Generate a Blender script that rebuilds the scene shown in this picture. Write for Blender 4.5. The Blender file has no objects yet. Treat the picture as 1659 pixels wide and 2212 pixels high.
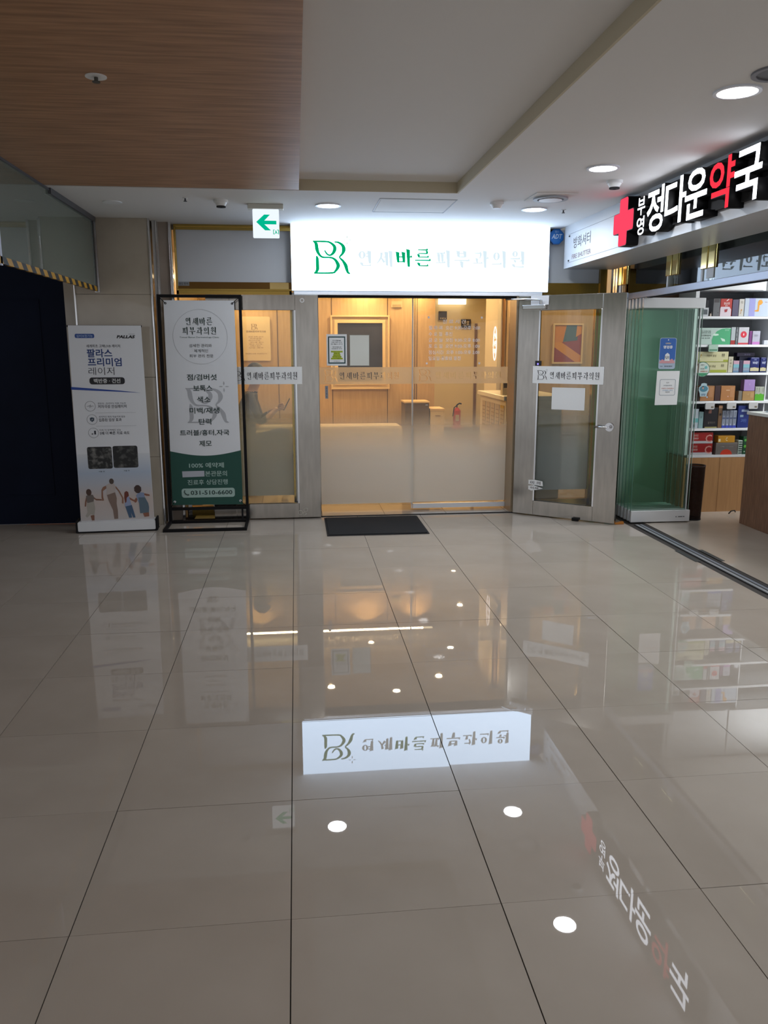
import bpy, bmesh, math, random
from mathutils import Vector, Matrix
random.seed(7)
PI = math.pi
C = bpy.context.scene.collection
sc = bpy.context.scene

# ------------------------------------------------------------------ camera
cam_d = bpy.data.cameras.new('camera')
cam = bpy.data.objects.new('camera', cam_d)
C.objects.link(cam)
cam_d.sensor_fit = 'VERTICAL'
cam_d.sensor_height = 24.0
cam_d.lens = 24.0 * 1728.3 / 2212.0
cam_d.clip_start = 0.05
cam_d.clip_end = 100
cam.location = (0, 0, 1.5629)
PITCH, YAW, ROLL = 0.20132, 0.10809, -0.00119
cam.matrix_world = (Matrix.Translation((0, 0, 1.5629)) @ Matrix.Rotation(-YAW, 4, 'Z')
                    @ Matrix.Rotation(PI / 2 - PITCH, 4, 'X') @ Matrix.Rotation(ROLL, 4, 'Z'))
sc.camera = cam

# ------------------------------------------------------------------ world, exposure
w = bpy.data.worlds.new('world')
sc.world = w
w.use_nodes = True
w.node_tree.nodes['Background'].inputs[0].default_value = (0.80, 0.83, 0.88, 1)
w.node_tree.nodes['Background'].inputs[1].default_value = 0.58
sc.view_settings.view_transform = 'Standard'
sc.view_settings.look = 'None'
sc.view_settings.exposure = 0.36
sc.view_settings.gamma = 1.0
sc.view_settings.use_curve_mapping = False
sc.cycles.max_bounces = 12
sc.cycles.transparent_max_bounces = 40
sc.cycles.sample_clamp_indirect = 4.0
sc.cycles.caustics_reflective = False
sc.cycles.caustics_refractive = False
sc.cycles.use_denoising = True

def area_light(name, loc, size, power, color=(1, 1, 1), shape='DISK', rot=(0, 0, 0), spread=PI):
    d = bpy.data.lights.new(name, 'AREA')
    d.shape = shape
    d.size = size
    if shape == 'RECTANGLE':
        d.size_y = 0.03
    d.energy = power
    d.color = color
    d.spread = spread
    o = bpy.data.objects.new(name, d)
    o.location = loc
    o.rotation_euler = rot
    C.objects.link(o)
    return o

COOL = (0.93, 0.96, 1.0)
WARM = (1.0, 0.66, 0.31)
# corridor downlights further back along the mall, and unseen ceiling lamps added behind the camera for general light
for (x, y) in [(1.9, 2.0), (1.9, 0.5), (1.9, -1.0), (0.6, -1.6), (-0.9, -1.6)]:
    area_light('downlight_lamp', (x, y, 2.635), 0.17, 6.0, COOL)
# unseen pharmacy ceiling lamps, the first added to brighten the dark rear wall
for (x, y) in [(5.0, 6.55), (6.3, 6.3), (5.4, 4.4), (6.6, 4.4)]:
    area_light('unseen_pharmacy_lamp', (x, y, 2.60), 0.4, 30.0, (0.95, 0.98, 1.0))
# clinic lamps
for (x, y, p) in [(-.5, 8.7, 16), (.35, 9.4, 16), (1.0, 10.9, 16), (.1, 10.7, 16), (1.75, 9.6, 16), (2.5, 8.8, 16), (2.55, 9.3, 8), (2.6, 12.4, 40), (2.9, 14.5, 40), (.55, 8.2, 12), (1.6, 8.3, 12), (3.6, 8.8, 14)]:
    area_light('clinic_lamp', (x, y, 2.585), 0.07, p * 0.46, WARM)
for (x, y) in ((.98, 11.32), (1.72, 11.32), (-.6, 11.32)):
    area_light('clinic_lamp', (x, y, 2.57), 0.05, 5.5, WARM, spread=2.0)
area_light('cove_strip', (.3, 11.2, 2.50), 3.0, 14.0, (1.0, .74, .42), 'RECTANGLE', (math.radians(-110), 0, 0))

# ------------------------------------------------------------------ materials
MATS = {}
def mat(name, col=(0.8, 0.8, 0.8), rough=0.5, metal=0.0, spec=0.5, emit=None, es=0.0, coat=0.0, ior=None):
    if name in MATS:
        return MATS[name]
    m = bpy.data.materials.new(name)
    m.use_nodes = True
    b = m.node_tree.nodes['Principled BSDF']
    b.inputs['Base Color'].default_value = (*col, 1)
    b.inputs['Roughness'].default_value = rough
    b.inputs['Metallic'].default_value = metal
    b.inputs['Specular IOR Level'].default_value = spec
    if ior:
        b.inputs['IOR'].default_value = ior
    if coat:
        b.inputs['Coat Weight'].default_value = coat
        b.inputs['Coat Roughness'].default_value = 0.05
    if emit:
        b.inputs['Emission Color'].default_value = (*emit, 1)
        b.inputs['Emission Strength'].default_value = es
    MATS[name] = m
    return m

def hexc(h):
    h = h.lstrip('#')
    v = [int(h[i:i + 2], 16) / 255 for i in (0, 2, 4)]
    return tuple(c / 12.92 if c <= 0.04045 else ((c + 0.055) / 1.055) ** 2.4 for c in v)

def hm(h, rough=0.55, **k):
    return mat('paint_' + h.strip('#') + ('_%d' % int(rough * 100)), hexc(h), rough, **k)

def nodes(m):
    return m.node_tree.nodes, m.node_tree.links

def noisy(m, c1, c2, scale, stretch=(1, 1, 1), detail=4, lo=0.35, hi=0.65, bump=0.0, bscale=None, rough=None):
    n, l = nodes(m)
    b = n['Principled BSDF']
    tc = n.new('ShaderNodeTexCoord')
    mp = n.new('ShaderNodeMapping')
    mp.inputs['Scale'].default_value = stretch
    nz = n.new('ShaderNodeTexNoise')
    nz.inputs['Scale'].default_value = scale
    nz.inputs['Detail'].default_value = detail
    cr = n.new('ShaderNodeValToRGB')
    cr.color_ramp.elements[0].position = lo
    cr.color_ramp.elements[1].position = hi
    cr.color_ramp.elements[0].color = (*c1, 1)
    cr.color_ramp.elements[1].color = (*c2, 1)
    l.new(tc.outputs['Object'], mp.inputs[0])
    l.new(mp.outputs[0], nz.inputs['Vector'])
    l.new(nz.outputs[0], cr.inputs[0])
    l.new(cr.outputs[0], b.inputs['Base Color'])
    if bump:
        nb = n.new('ShaderNodeTexNoise')
        nb.inputs['Scale'].default_value = bscale or scale
        nb.inputs['Detail'].default_value = 1
        bp = n.new('ShaderNodeBump')
        bp.inputs['Strength'].default_value = bump
        bp.inputs['Distance'].default_value = 0.01
        l.new(mp.outputs[0], nb.inputs['Vector'])
        l.new(nb.outputs[0], bp.inputs['Height'])
        l.new(bp.outputs[0], b.inputs['Normal'])
    return m

TILE = noisy(mat('polished_tile', rough=0.012, ior=1.55), (0.375, 0.328, 0.278), (0.415, 0.366, 0.313), 2.2, bump=0.008, bscale=2.6)
GROUT = mat('grout', (0.035, 0.03, 0.027), 0.9)
CEIL = mat('ceiling_paint', (0.74, 0.73, 0.72), 0.85)
RISER = mat('ceiling_riser', (0.55, 0.49, 0.36), 0.8)
WOODC = noisy(mat('ceiling_wood', rough=0.5), (0.27, 0.135, 0.062), (0.46, 0.248, 0.125), 6, (0.5, 7, 7), 8, 0.32, 0.68)
WOODW = noisy(mat('clinic_wood', rough=0.45), (0.47, 0.32, 0.165), (0.54, 0.375, 0.20), 6, (6, 6, 0.5), 5)
WOODK = noisy(mat('counter_wood', rough=0.5), (0.13, 0.065, 0.038), (0.24, 0.13, 0.08), 22, (5, 5, 0.25), 6)
WOODB = noisy(mat('cabinet_wood', rough=0.45), (0.36, 0.19, 0.08), (0.43, 0.235, 0.10), 8, (5, 5, 0.3), 5)
STONE = noisy(mat('beige_stone', rough=0.07, ior=1.5), (0.38, 0.335, 0.27), (0.45, 0.40, 0.33), 3, (1, 1, 1), 6)
STONE2 = noisy(mat('brown_stone', rough=0.1), (0.28, 0.23, 0.19), (0.34, 0.285, 0.24), 3, (1, 1, 1), 6)
STEEL = noisy(mat('brushed_steel', rough=0.17, metal=1.0), (0.38, 0.355, 0.32), (0.44, 0.41, 0.37), 30, (1, 1, 0.15), 3)
STEEL2 = mat('bright_steel', (0.75, 0.75, 0.76), 0.16, 1.0)
ALU = mat('satin_aluminium', (0.72, 0.73, 0.76), 0.45, 0.6)
BRASS = mat('brass', (0.46, 0.31, 0.08), 0.2, 1.0)
BRASS2 = mat('polished_brass', (0.80, 0.62, 0.26), 0.15, 1.0)
BLACK = mat('black_metal', (0.007, 0.007, 0.008), 0.55, spec=0.15)
BLACKM = mat('matt_black', (0.01, 0.01, 0.012), 0.9)
NAVY = noisy(mat('navy_paint', rough=0.6, spec=0.12), (0.0022, 0.005, 0.016), (0.003, 0.0065, 0.020), 3)
WHITE = mat('white_paint', (0.78, 0.79, 0.80), 0.5)
PAPER = mat('paper', (0.72, 0.74, 0.75), 0.7)
SHEET = mat('banner_white', (0.70, 0.735, 0.78), 0.45)
PANEL = mat('grey_panel', (0.56, 0.585, 0.62), 0.5)
INK = mat('black_ink', (0.015, 0.016, 0.02), 0.6)
MAT_ = noisy(mat('door_mat', rough=0.95), (0.0025, 0.003, 0.0045), (0.007, 0.008, 0.011), 220)
CREAM = mat('cream_wall', (0.76, 0.66, 0.46), 0.6)
SOFA = mat('sofa_fabric', (0.66, 0.58, 0.44), 0.8)
SKIN = mat('skin', (0.60, 0.36, 0.24), 0.5)

def glass_mat(name, tint=(0.97, 0.98, 0.98), refl=1.0, frost=None, fcol=(0.8, 0.8, 0.76), foot=-99.0, tmix=0.58):
    """thin pane: transparent + fresnel mirror; frost=(z_full, z_clear, max) adds a frosted film or plain haze fading with height"""
    m = bpy.data.materials.new(name)
    m.use_nodes = True
    n, l = nodes(m)
    n.remove(n['Principled BSDF'])
    out = n['Material Output']
    tr = n.new('ShaderNodeBsdfTransparent')
    tr.inputs[0].default_value = (*tint, 1)
    body = tr.outputs[0]
    if frost:
        tc = n.new('ShaderNodeTexCoord')
        sp = n.new('ShaderNodeSeparateXYZ')
        mr = n.new('ShaderNodeMapRange')
        mr.interpolation_type = 'SMOOTHSTEP'
        mr.inputs['From Min'].default_value = frost[0]
        mr.inputs['From Max'].default_value = frost[1]
        mr.inputs['To Min'].default_value = frost[2]
        mr.inputs['To Max'].default_value = 0.0
        l.new(tc.outputs['Object'], sp.inputs[0])
        l.new(sp.outputs['Z'], mr.inputs['Value'])
        gq = n.new('ShaderNodeMath')
        gq.operation = 'GREATER_THAN'
        gq.inputs[1].default_value = foot
        ft_ = n.new('ShaderNodeMath')
        ft_.operation = 'MULTIPLY'
        l.new(sp.outputs['Z'], gq.inputs[0])
        l.new(gq.outputs[0], ft_.inputs[0])
        l.new(mr.outputs[0], ft_.inputs[1])
        df = n.new('ShaderNodeBsdfDiffuse')
        tl = n.new('ShaderNodeBsdfTranslucent')
        df.inputs[0].default_value = (*fcol, 1)
        tl.inputs[0].default_value = (*fcol, 1)
        mx = n.new('ShaderNodeMixShader')
        mx.inputs[0].default_value = tmix
        l.new(df.outputs[0], mx.inputs[1])
        l.new(tl.outputs[0], mx.inputs[2])
        m2 = n.new('ShaderNodeMixShader')
        l.new(ft_.outputs[0], m2.inputs[0])
        l.new(body, m2.inputs[1])
        l.new(mx.outputs[0], m2.inputs[2])
        body = m2.outputs[0]
    gl = n.new('ShaderNodeBsdfGlossy')
    gl.inputs['Roughness'].default_value = 0.02
    fr = n.new('ShaderNodeFresnel')
    fr.inputs[0].default_value = 1.5
    mu = n.new('ShaderNodeMath')
    mu.operation = 'MULTIPLY'
    mu.inputs[1].default_value = refl
    mf = n.new('ShaderNodeMixShader')
    l.new(fr.outputs[0], mu.inputs[0])
    l.new(mu.outputs[0], mf.inputs[0])
    l.new(body, mf.inputs[1])
    l.new(gl.outputs[0], mf.inputs[2])
    l.new(mf.outputs[0], out.inputs[0])
    return m

GLASS = glass_mat('clear_glass')
GLASS_DOOR = glass_mat('frosted_fade_glass', (0.97, 0.98, 0.98), 1.0, (0.45, 1.05, 0.95), (0.93, 0.90, 0.82), 0.080, 0.46)
GLASS_SIDE = glass_mat('sidelight_glass', (0.93, 0.96, 0.94), 1.2, (0.45, 1.22, 0.88), (0.74, 0.84, 0.84), 0.19, 0.5)
GLASS_GREEN = glass_mat('green_edge_glass', (0.78, 0.93, 0.86), 0.8, (-1, 0, 0.0))
GLASS_FOLD = glass_mat('green_folding_glass', (0.905, 0.968, 0.935), 0.55, (-9, 9, .045), (.35, .70, .52))
GLASS_CURT = glass_mat('smoke_curtain_glass', (0.80, 0.86, 0.81), 1.2, (-9, 9, 0.95), (0.70, 0.80, 0.68), tmix=.35)  # diffuse haze in the pane colour stands in for its reflections
GLASS_TRAN = glass_mat('transom_glass', (0.80, 0.86, 0.84), 1.2)
FILM = glass_mat('frosted_band_film', (0.95, 0.93, 0.9), 0.4, (9, 10, 0.80), (0.96, 0.82, 0.62), tmix=.72)
GEDGE = mat('glass_edge_green', (0.10, 0.26, 0.20), 0.2)
GEDGE2 = mat('glass_edge_pale', (0.55, 0.66, 0.62), 0.2)
BIN = None

def emis(name, col, s):
    if name in MATS:
        return MATS[name]
    m = bpy.data.materials.new(name)
    m.use_nodes = True
    n, l = nodes(m)
    n.remove(n['Principled BSDF'])
    e = n.new('ShaderNodeEmission')
    e.inputs[0].default_value = (*col, 1)
    e.inputs[1].default_value = s
    l.new(e.outputs[0], n['Material Output'].inputs[0])
    MATS[name] = m
    return m

LAMP = emis('lamp_disc', (0.97, 0.98, 1.0), 14)
SIGNW = emis('lit_sign_white', (0.60, 0.77, 1.0), 4.8)
SIGNG = emis('lit_sign_green', (0.0, 0.48, 0.18), 0.62)
SIGNP = emis('lit_sign_pale', (0.62, 0.74, 0.80), .92)
SIGNX = emis('lit_sign_grey', (0.40, 0.52, 0.46), 1.0)
EXITW = emis('exit_white', (0.84, 0.92, 1.0), .82)
EXITG = emis('exit_green', (0.0, 0.60, 0.34), 0.62)
REDL = emis('letter_red', (1.0, 0.035, 0.06), .95)
WHTL = emis('letter_white', (0.86, 0.90, 1.0), 4.0)
COVE = emis('cove_light', (1.0, 0.76, 0.44), 2.2)
NEON = emis('arc_sign', (1.0, 0.80, 0.72), 2.0)
SPOT = emis('spot_lens', (1.0, 0.84, 0.6), 25)

# ------------------------------------------------------------------ mesh helpers
class MB:
    def __init__(s):
        s.v = []
        s.f = []
    def quad(s, *p):
        i = len(s.v)
        s.v += [tuple(a) for a in p]
        s.f.append(tuple(range(i, i + len(p))))
    def box(s, x0, x1, y0, y1, z0, z1):
        i = len(s.v)
        s.v += [(x, y, z) for z in (z0, z1) for y in (y0, y1) for x in (x0, x1)]
        for q in ((0, 2, 3, 1), (4, 5, 7, 6), (0, 1, 5, 4), (2, 6, 7, 3), (0, 4, 6, 2), (1, 3, 7, 5)):
            s.f.append(tuple(i + a for a in q))
        return s
    def cyl(s, c, r, h, axis='z', n=24, r2=None):
        """c = base centre, extends +h along the axis"""
        r2 = r if r2 is None else r2
        i = len(s.v)
        ax = {'x': 0, 'y': 1, 'z': 2}[axis]
        o = [k for k in range(3) if k != ax]
        for (rr, d) in ((r, 0), (r2, h)):
            for k in range(n):
                a = 2 * PI * k / n
                p = list(c)
                p[o[0]] += rr * math.cos(a)
                p[o[1]] += rr * math.sin(a)
                p[ax] += d
                s.v.append(tuple(p))
        for k in range(n):
            s.f.append((i + k, i + (k + 1) % n, i + n + (k + 1) % n, i + n + k))
        s.f.append(tuple(i + k for k in reversed(range(n))))
        s.f.append(tuple(i + n + k for k in range(n)))
        return s
    def ring(s, c, r0, r1, h, axis='z', n=32):
        ax = {'x': 0, 'y': 1, 'z': 2}[axis]
        o = [k for k in range(3) if k != ax]
        i = len(s.v)
        for (rr, d) in ((r0, 0), (r1, 0), (r1, h), (r0, h)):
            for k in range(n):
                a = 2 * PI * k / n
                p = list(c)
                p[o[0]] += rr * math.cos(a)
                p[o[1]] += rr * math.sin(a)
                p[ax] += d
                s.v.append(tuple(p))
        for j in range(4):
            for k in range(n):
                s.f.append((i + j * n + k, i + j * n + (k + 1) % n, i + ((j + 1) % 4) * n + (k + 1) % n, i + ((j + 1) % 4) * n + k))
        return s
    def prism(s, pts, y0, y1):
        """outline in x,z extruded from y0 to y1"""
        n = len(pts)
        i = len(s.v)
        s.v += [(x, y0, z) for x, z in pts] + [(x, y1, z) for x, z in pts]
        s.f.append(tuple(i + k for k in range(n)))
        s.f.append(tuple(i + n + k for k in reversed(range(n))))
        for k in range(n):
            s.f.append((i + k, i + n + k, i + n + (k + 1) % n, i + (k + 1) % n))
        return s
    def flat(s, pts, y):
        i = len(s.v)
        s.v += [(x, y, z) for x, z in pts]
        s.f.append(tuple(i + k for k in range(len(pts))))
        return s
    def tube(s, pts, r, n=8):
        pts = [Vector(p) for p in pts]
        i0 = len(s.v)
        for k, p in enumerate(pts):
            d = (pts[min(k + 1, len(pts) - 1)] - pts[max(k - 1, 0)]).normalized()
            a = d.cross(Vector((0, 0, 1)))
            if a.length < 0.1:
                a = d.cross(Vector((0, 1, 0)))
            a.normalize()
            b = d.cross(a)
            rr = r[k] if isinstance(r, (list, tuple)) else r
            for j in range(n):
                t = 2 * PI * j / n
                s.v.append(tuple(p + a * rr * math.cos(t) + b * rr * math.sin(t)))
        for k in range(len(pts) - 1):
            for j in range(n):
                s.f.append((i0 + k * n + j, i0 + k * n + (j + 1) % n, i0 + (k + 1) * n + (j + 1) % n, i0 + (k + 1) * n + j))
        s.f.append(tuple(i0 + j for j in range(n)))
        s.f.append(tuple(i0 + (len(pts) - 1) * n + j for j in reversed(range(n))))
        return s
    def mesh(s, name, m):
        me = bpy.data.meshes.new(name)
        me.from_pydata(s.v, [], s.f)
        me.update()
        if m:
            me.materials.append(m)
        return me
    def build(s, name, m, parent=None, loc=(0, 0, 0), bevel=0.0, smooth=False, recalc=True):
        me = s.mesh(name, m)
        if recalc:
            bm = bmesh.new()
            bm.from_mesh(me)
            bmesh.ops.recalc_face_normals(bm, faces=bm.faces)
            bm.to_mesh(me)
            bm.free()
        o = bpy.data.objects.new(name, me)
        C.objects.link(o)
        o.location = loc
        if parent:
            o.parent = parent
        if bevel:
            md = o.modifiers.new('bevel', 'BEVEL')
            md.width = bevel
            md.segments = 2
            md.limit_method = 'ANGLE'
        if smooth:
            for p in me.polygons:
                p.use_smooth = True
        return o

def box(name, m, parent, x0, x1, y0, y1, z0, z1, bevel=0.0):
    return MB().box(x0, x1, y0, y1, z0, z1).build(name, m, parent, bevel=bevel)

def tag(o, label=None, cat=None, group=None, kind=None):
    if label: o['label'] = label
    if cat: o['category'] = cat
    if group: o['group'] = group
    if kind: o['kind'] = kind
    return o

def thing(name, label, cat, loc=(0, 0, 0), rz=0.0, group=None, kind=None):
    o = bpy.data.objects.new(name, None)
    o.empty_display_size = 0.05
    C.objects.link(o)
    o.location = loc
    o.rotation_euler = (0, 0, rz)
    return tag(o, label, cat, group, kind)

def lab(o, t):
    o['label'] = t
    return o

def rrect(x0, x1, z0, z1, r, n=5):
    p = []
    for (cx, cz, a0) in ((x1 - r, z1 - r, 0), (x0 + r, z1 - r, PI / 2), (x0 + r, z0 + r, PI), (x1 - r, z0 + r, 1.5 * PI)):
        for k in range(n + 1):
            a = a0 + PI / 2 * k / n
            p.append((cx + r * math.cos(a), cz + r * math.sin(a)))
    return p

def ell(cx, cz, rx, rz, n=28, a0=0, a1=2 * PI):
    return [(cx + rx * math.cos(a0 + (a1 - a0) * k / n), cz + rz * math.sin(a0 + (a1 - a0) * k / n)) for k in range(n)]

# ------------------------------------------------------------------ lettering
def text_mesh(s, bold=0.0, res=2):
    cu = bpy.data.curves.new('lettering', 'FONT')
    cu.body = s
    cu.resolution_u = res
    cu.offset = bold
    cu.space_line = 1.25
    cu.align_x = 'CENTER' if '\n' in s else 'LEFT'
    o = bpy.data.objects.new('lettering', cu)
    me = bpy.data.meshes.new_from_object(o)
    bpy.data.objects.remove(o)
    bpy.data.curves.remove(cu)
    return me

def text(s, m, parent, x0, x1, z0, z1, y=-0.001, bold=0.0, depth=0.0, name='lettering', shear=0.0, res=2, mirror=False):
    me = text_mesh(s, bold, res)
    xs = [v.co.x for v in me.vertices]
    ys = [v.co.y for v in me.vertices]
    ax, bx, ay, by = min(xs), max(xs), min(ys), max(ys)
    for v in me.vertices:
        u = (v.co.x - ax) / (bx - ax)
        t = (v.co.y - ay) / (by - ay)
        if mirror:
            u = 1 - u
        v.co = (x0 + u * (x1 - x0) + shear * (t - .5) * (z1 - z0), y, z0 + t * (z1 - z0))
    if depth:
        bm = bmesh.new()
        bm.from_mesh(me)
        bmesh.ops.remove_doubles(bm, verts=bm.verts, dist=1e-5)
        r = bmesh.ops.extrude_face_region(bm, geom=list(bm.faces))
        for v in [e for e in r['geom'] if isinstance(e, bmesh.types.BMVert)]:
            v.co.y += depth
        bmesh.ops.recalc_face_normals(bm, faces=bm.faces)
        bm.to_mesh(me)
        bm.free()
    me.materials.clear()
    me.materials.append(m)
    o = bpy.data.objects.new(name, me)
    C.objects.link(o)
    o.parent = parent
    return o

# brush-written Hangul (thick verticals, thin horizontals) for the clinic's name
def pen(mb, kind, x0, z0, sx, sz, y, wt=1.0):
    lay = [0]
    def Y_():
        lay[0] += 1
        return y - 5e-5 * lay[0]
    def P(u, v):
        return (x0 + u * sx, z0 + v * sz)
    def H(a, b, v, t=.04):
        t *= wt
        mb.flat([P(a, v - t * .4), P(b - .07, v - t * .5), P(b, v - t * .4), P(b - .02, v + t * .6), P(b - .07, v + t * 1.6), P(b - .12, v + t * .5), P(a, v + t * .4)], Y_())
    def V(u, a, b, t=.085):
        t *= wt
        mb.flat([P(u - t * .5, b + .01), P(u + t * .25, b - .03), P(u + t * .5, b + .02), P(u + t * .5, a - .03), P(u + t * .1, a - .05), P(u - t * .5, a), P(u - t * .5, a - .04), P(u - t * 1.1, a + .02)], Y_())
    def D(pts, t0=.09, t1=.03):
        n = len(pts)
        yy = Y_()
        L, R = [], []
        for k, (a, b) in enumerate(pts):
            q = pts[min(k + 1, n - 1)]
            p = pts[max(k - 1, 0)]
            dx, dz = q[0] - p[0], q[1] - p[1]
            ln = math.hypot(dx, dz) or 1
            t = wt * (t0 + (t1 - t0) * k / (n - 1)) / 2
            L.append((a - dz / ln * t, b + dx / ln * t))
            R.append((a + dz / ln * t, b - dx / ln * t))
        for k in range(n - 1):
            mb.flat([P(*L[k]), P(*L[k + 1]), P(*R[k + 1]), P(*R[k])], yy)
    def O(cx, cz, rx, rz):
        n = 20
        yy = Y_()
        for k in range(n):
            q = []
            for kk in (k, k + 1):
                a = 2 * PI * kk / n
                th = wt * (.035 + .05 * abs(math.cos(a)))
                q.append((P(cx + rx * math.cos(a), cz + rz * math.sin(a)), P(cx + (rx - th) * math.cos(a), cz + (rz - th * .8) * math.sin(a))))
            mb.flat([q[0][0], q[1][0], q[1][1], q[0][1]], yy)
    def N(a, b, v, top):
        V(a + .04, top, v + .04)
        H(a + .02, b, v + .02)
    if kind == '연':
        O(.28, .70, .22, .23); H(.49, .74, .80); H(.49, .74, .62); V(.76, .98, .20); N(.24, .86, .05, .28)
    elif kind == '세':
        D([(.30, .86), (.26, .55), (.12, .32), (.0, .20)]); D([(.25, .58), (.36, .42), (.48, .26)], .04, .09); H(.42, .62, .58); V(.64, .93, .08); V(.90, .99, .0)
    elif kind == '바':
        V(.14, .84, .24); V(.50, .84, .24); H(.14, .54, .54); H(.14, .56, .27); V(.80, .99, .0); H(.80, 1.02, .54)
    elif kind == '른':
        H(.18, .82, .94); V(.76, .93, .74, .06); H(.20, .80, .74); V(.24, .74, .54, .07); H(.22, .88, .54); H(.0, 1.0, .36, .045); N(.22, .86, .04, .26)
    elif kind == '피':
        H(.06, .64, .80); V(.24, .80, .32, .07); V(.46, .80, .32, .07); H(.02, .66, .27); V(.84, .99, .0)
    elif kind == '부':
        V(.28, .97, .60); V(.70, .97, .60); H(.28, .74, .80); H(.28, .74, .60); H(.0, 1.0, .40, .045); V(.52, .38, .0)
    elif kind == '과':
        H(.10, .54, .82); D([(.50, .83), (.49, .66), (.44, .52)], .08, .04); V(.28, .58, .30, .07); H(.0, .64, .26); V(.80, .99, .0); H(.80, 1.02, .54)
    elif kind == '의':
        O(.32, .66, .22, .23); H(.02, .68, .22, .045); V(.84, .99, .0)
    elif kind == '원':
        O(.32, .80, .19, .17); H(.02, .66, .53, .045); V(.34, .50, .32, .07); H(.56, .80, .40, .035); V(.84, .99, .20); N(.22, .92, .04, .26)

def name_letters(s, m, parent, x0, x1, z0, z1, y, wt=1.0, name='lettering'):
    mb = MB()
    n = len(s)
    p = (x1 - x0) / n
    for k, ch in enumerate(s):
        pen(mb, ch, x0 + k * p + p * .06, z0, p * .84, z1 - z0, y, wt)
    return mb.build(name, m, parent, recalc=False)

def cut_film(letters, x0, x1, z0, z1, y, step=.0016):
    """film strip whose lettering is cut out: strips between the letter outlines"""
    polys = [[(letters.v[i][0], letters.v[i][2]) for i in f] for f in letters.f]
    out = MB()
    n = int(round((z1 - z0) / step))
    for r in range(n):
        a, b = z0 + (z1 - z0) * r / n, z0 + (z1 - z0) * (r + 1) / n
        zc = (a + b) / 2
        iv = []
        for p in polys:
            xs = []
            for k in range(len(p)):
                (xa, za), (xb, zb) = p[k], p[(k + 1) % len(p)]
                if (za > zc) != (zb > zc):
                    xs.append(xa + (zc - za) / (zb - za) * (xb - xa))
            xs.sort()
            iv += list(zip(xs[::2], xs[1::2]))
        iv.sort()
        cur = x0
        for (p0, p1) in iv:
            if p0 > cur:
                out.quad((cur, y, a), (p0, y, a), (p0, y, b), (cur, y, b))
            cur = max(cur, p1)
        if cur < x1:
            out.quad((cur, y, a), (x1, y, a), (x1, y, b), (cur, y, b))
    return out

def ribbon(mb, pts, y, box4, wscale=1.0, thin=0.0):
    """pts: (u, v, width) in logo px; smooth ribbon"""
    x0, z0, k = box4
    P = []
    n = len(pts)
    for i in range(n - 1):
        p0, p1, p2, p3 = pts[max(i - 1, 0)], pts[i], pts[i + 1], pts[min(i + 2, n - 1)]
        for j in range(5):
            t = j / 5
            P.append([0.5 * (2 * p1[a] + (p2[a] - p0[a]) * t + (2 * p0[a] - 5 * p1[a] + 4 * p2[a] - p3[a]) * t * t + (3 * p1[a] - p0[a] - 3 * p2[a] + p3[a]) * t ** 3) for a in range(3)])
    P.append(list(pts[-1]))
    LR = []
    for i, p in enumerate(P):
        a, b = P[max(i - 1, 0)], P[min(i + 1, len(P) - 1)]
        dx, dv = b[0] - a[0], b[1] - a[1]
        ln = math.hypot(dx, dv) or 1
        h = (p[2] * wscale + thin * (p[2] > 2)) / 2
        LR.append(((p[0] - dv / ln * h, p[1] + dx / ln * h), (p[0] + dv / ln * h, p[1] - dx / ln * h)))
    f = lambda q: (x0 + q[0] * k, z0 - q[1] * k)
    for i in range(len(LR) - 1):
        mb.flat([f(LR[i][0]), f(LR[i + 1][0]), f(LR[i + 1][1]), f(LR[i][1])], y)

LOGO = [[(0, 0, 3), (20, 2, 4), (95, 2, 5), (135, 8, 6), (170, 35, 14), (175, 62, 18), (160, 92, 12), (135, 107, 5), (110, 95, 5), (88, 60, 1)],
        [(8, 2, 4), (26, 20, 16), (32, 60, 18), (45, 95, 12), (75, 122, 6), (140, 125, 5), (175, 140, 10), (197, 172, 18), (200, 195, 18), (180, 228, 9), (150, 244, 5), (5, 246, 4)],
        [(27, 112, 1), (33, 135, 14), (34, 180, 16), (34, 215, 16), (24, 236, 10), (8, 247, 2)],
        [(172, 4, 2), (205, 8, 6), (238, 30, 14), (248, 62, 20), (236, 95, 10), (214, 122, 4), (240, 150, 10), (262, 185, 18), (272, 220, 14), (282, 242, 8), (302, 249, 1)]]
PLUS = [[(275, -50, .5), (275, -35, 7), (275, -20, .5)], [(275, -2, .5), (275, 14, 7), (275, 30, .5)],
        [(238, -12, .5), (253, -12, 5), (268, -12, .5)], [(282, -12, .5), (297, -12, 5), (312, -12, .5)]]

def logo(parent, m, x0, ztop, k, y, plus=True, wscale=1.0, mp=None, thin=3.0):
    """k = metres per logo unit; the mark is 302 x 250 units"""
    mb = MB()
    for n_s, s in enumerate(LOGO):
        ribbon(mb, s, y - 6e-5 * n_s, (x0, ztop, k), wscale, thin)
    o = mb.build('emblem', m, parent, recalc=False)
    if plus:
        mb = MB()
        for s in PLUS:
            ribbon(mb, s, y, (x0, ztop, k), wscale)
        mb.build('emblem_cross', mp or m, parent, recalc=False)
    return o

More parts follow.
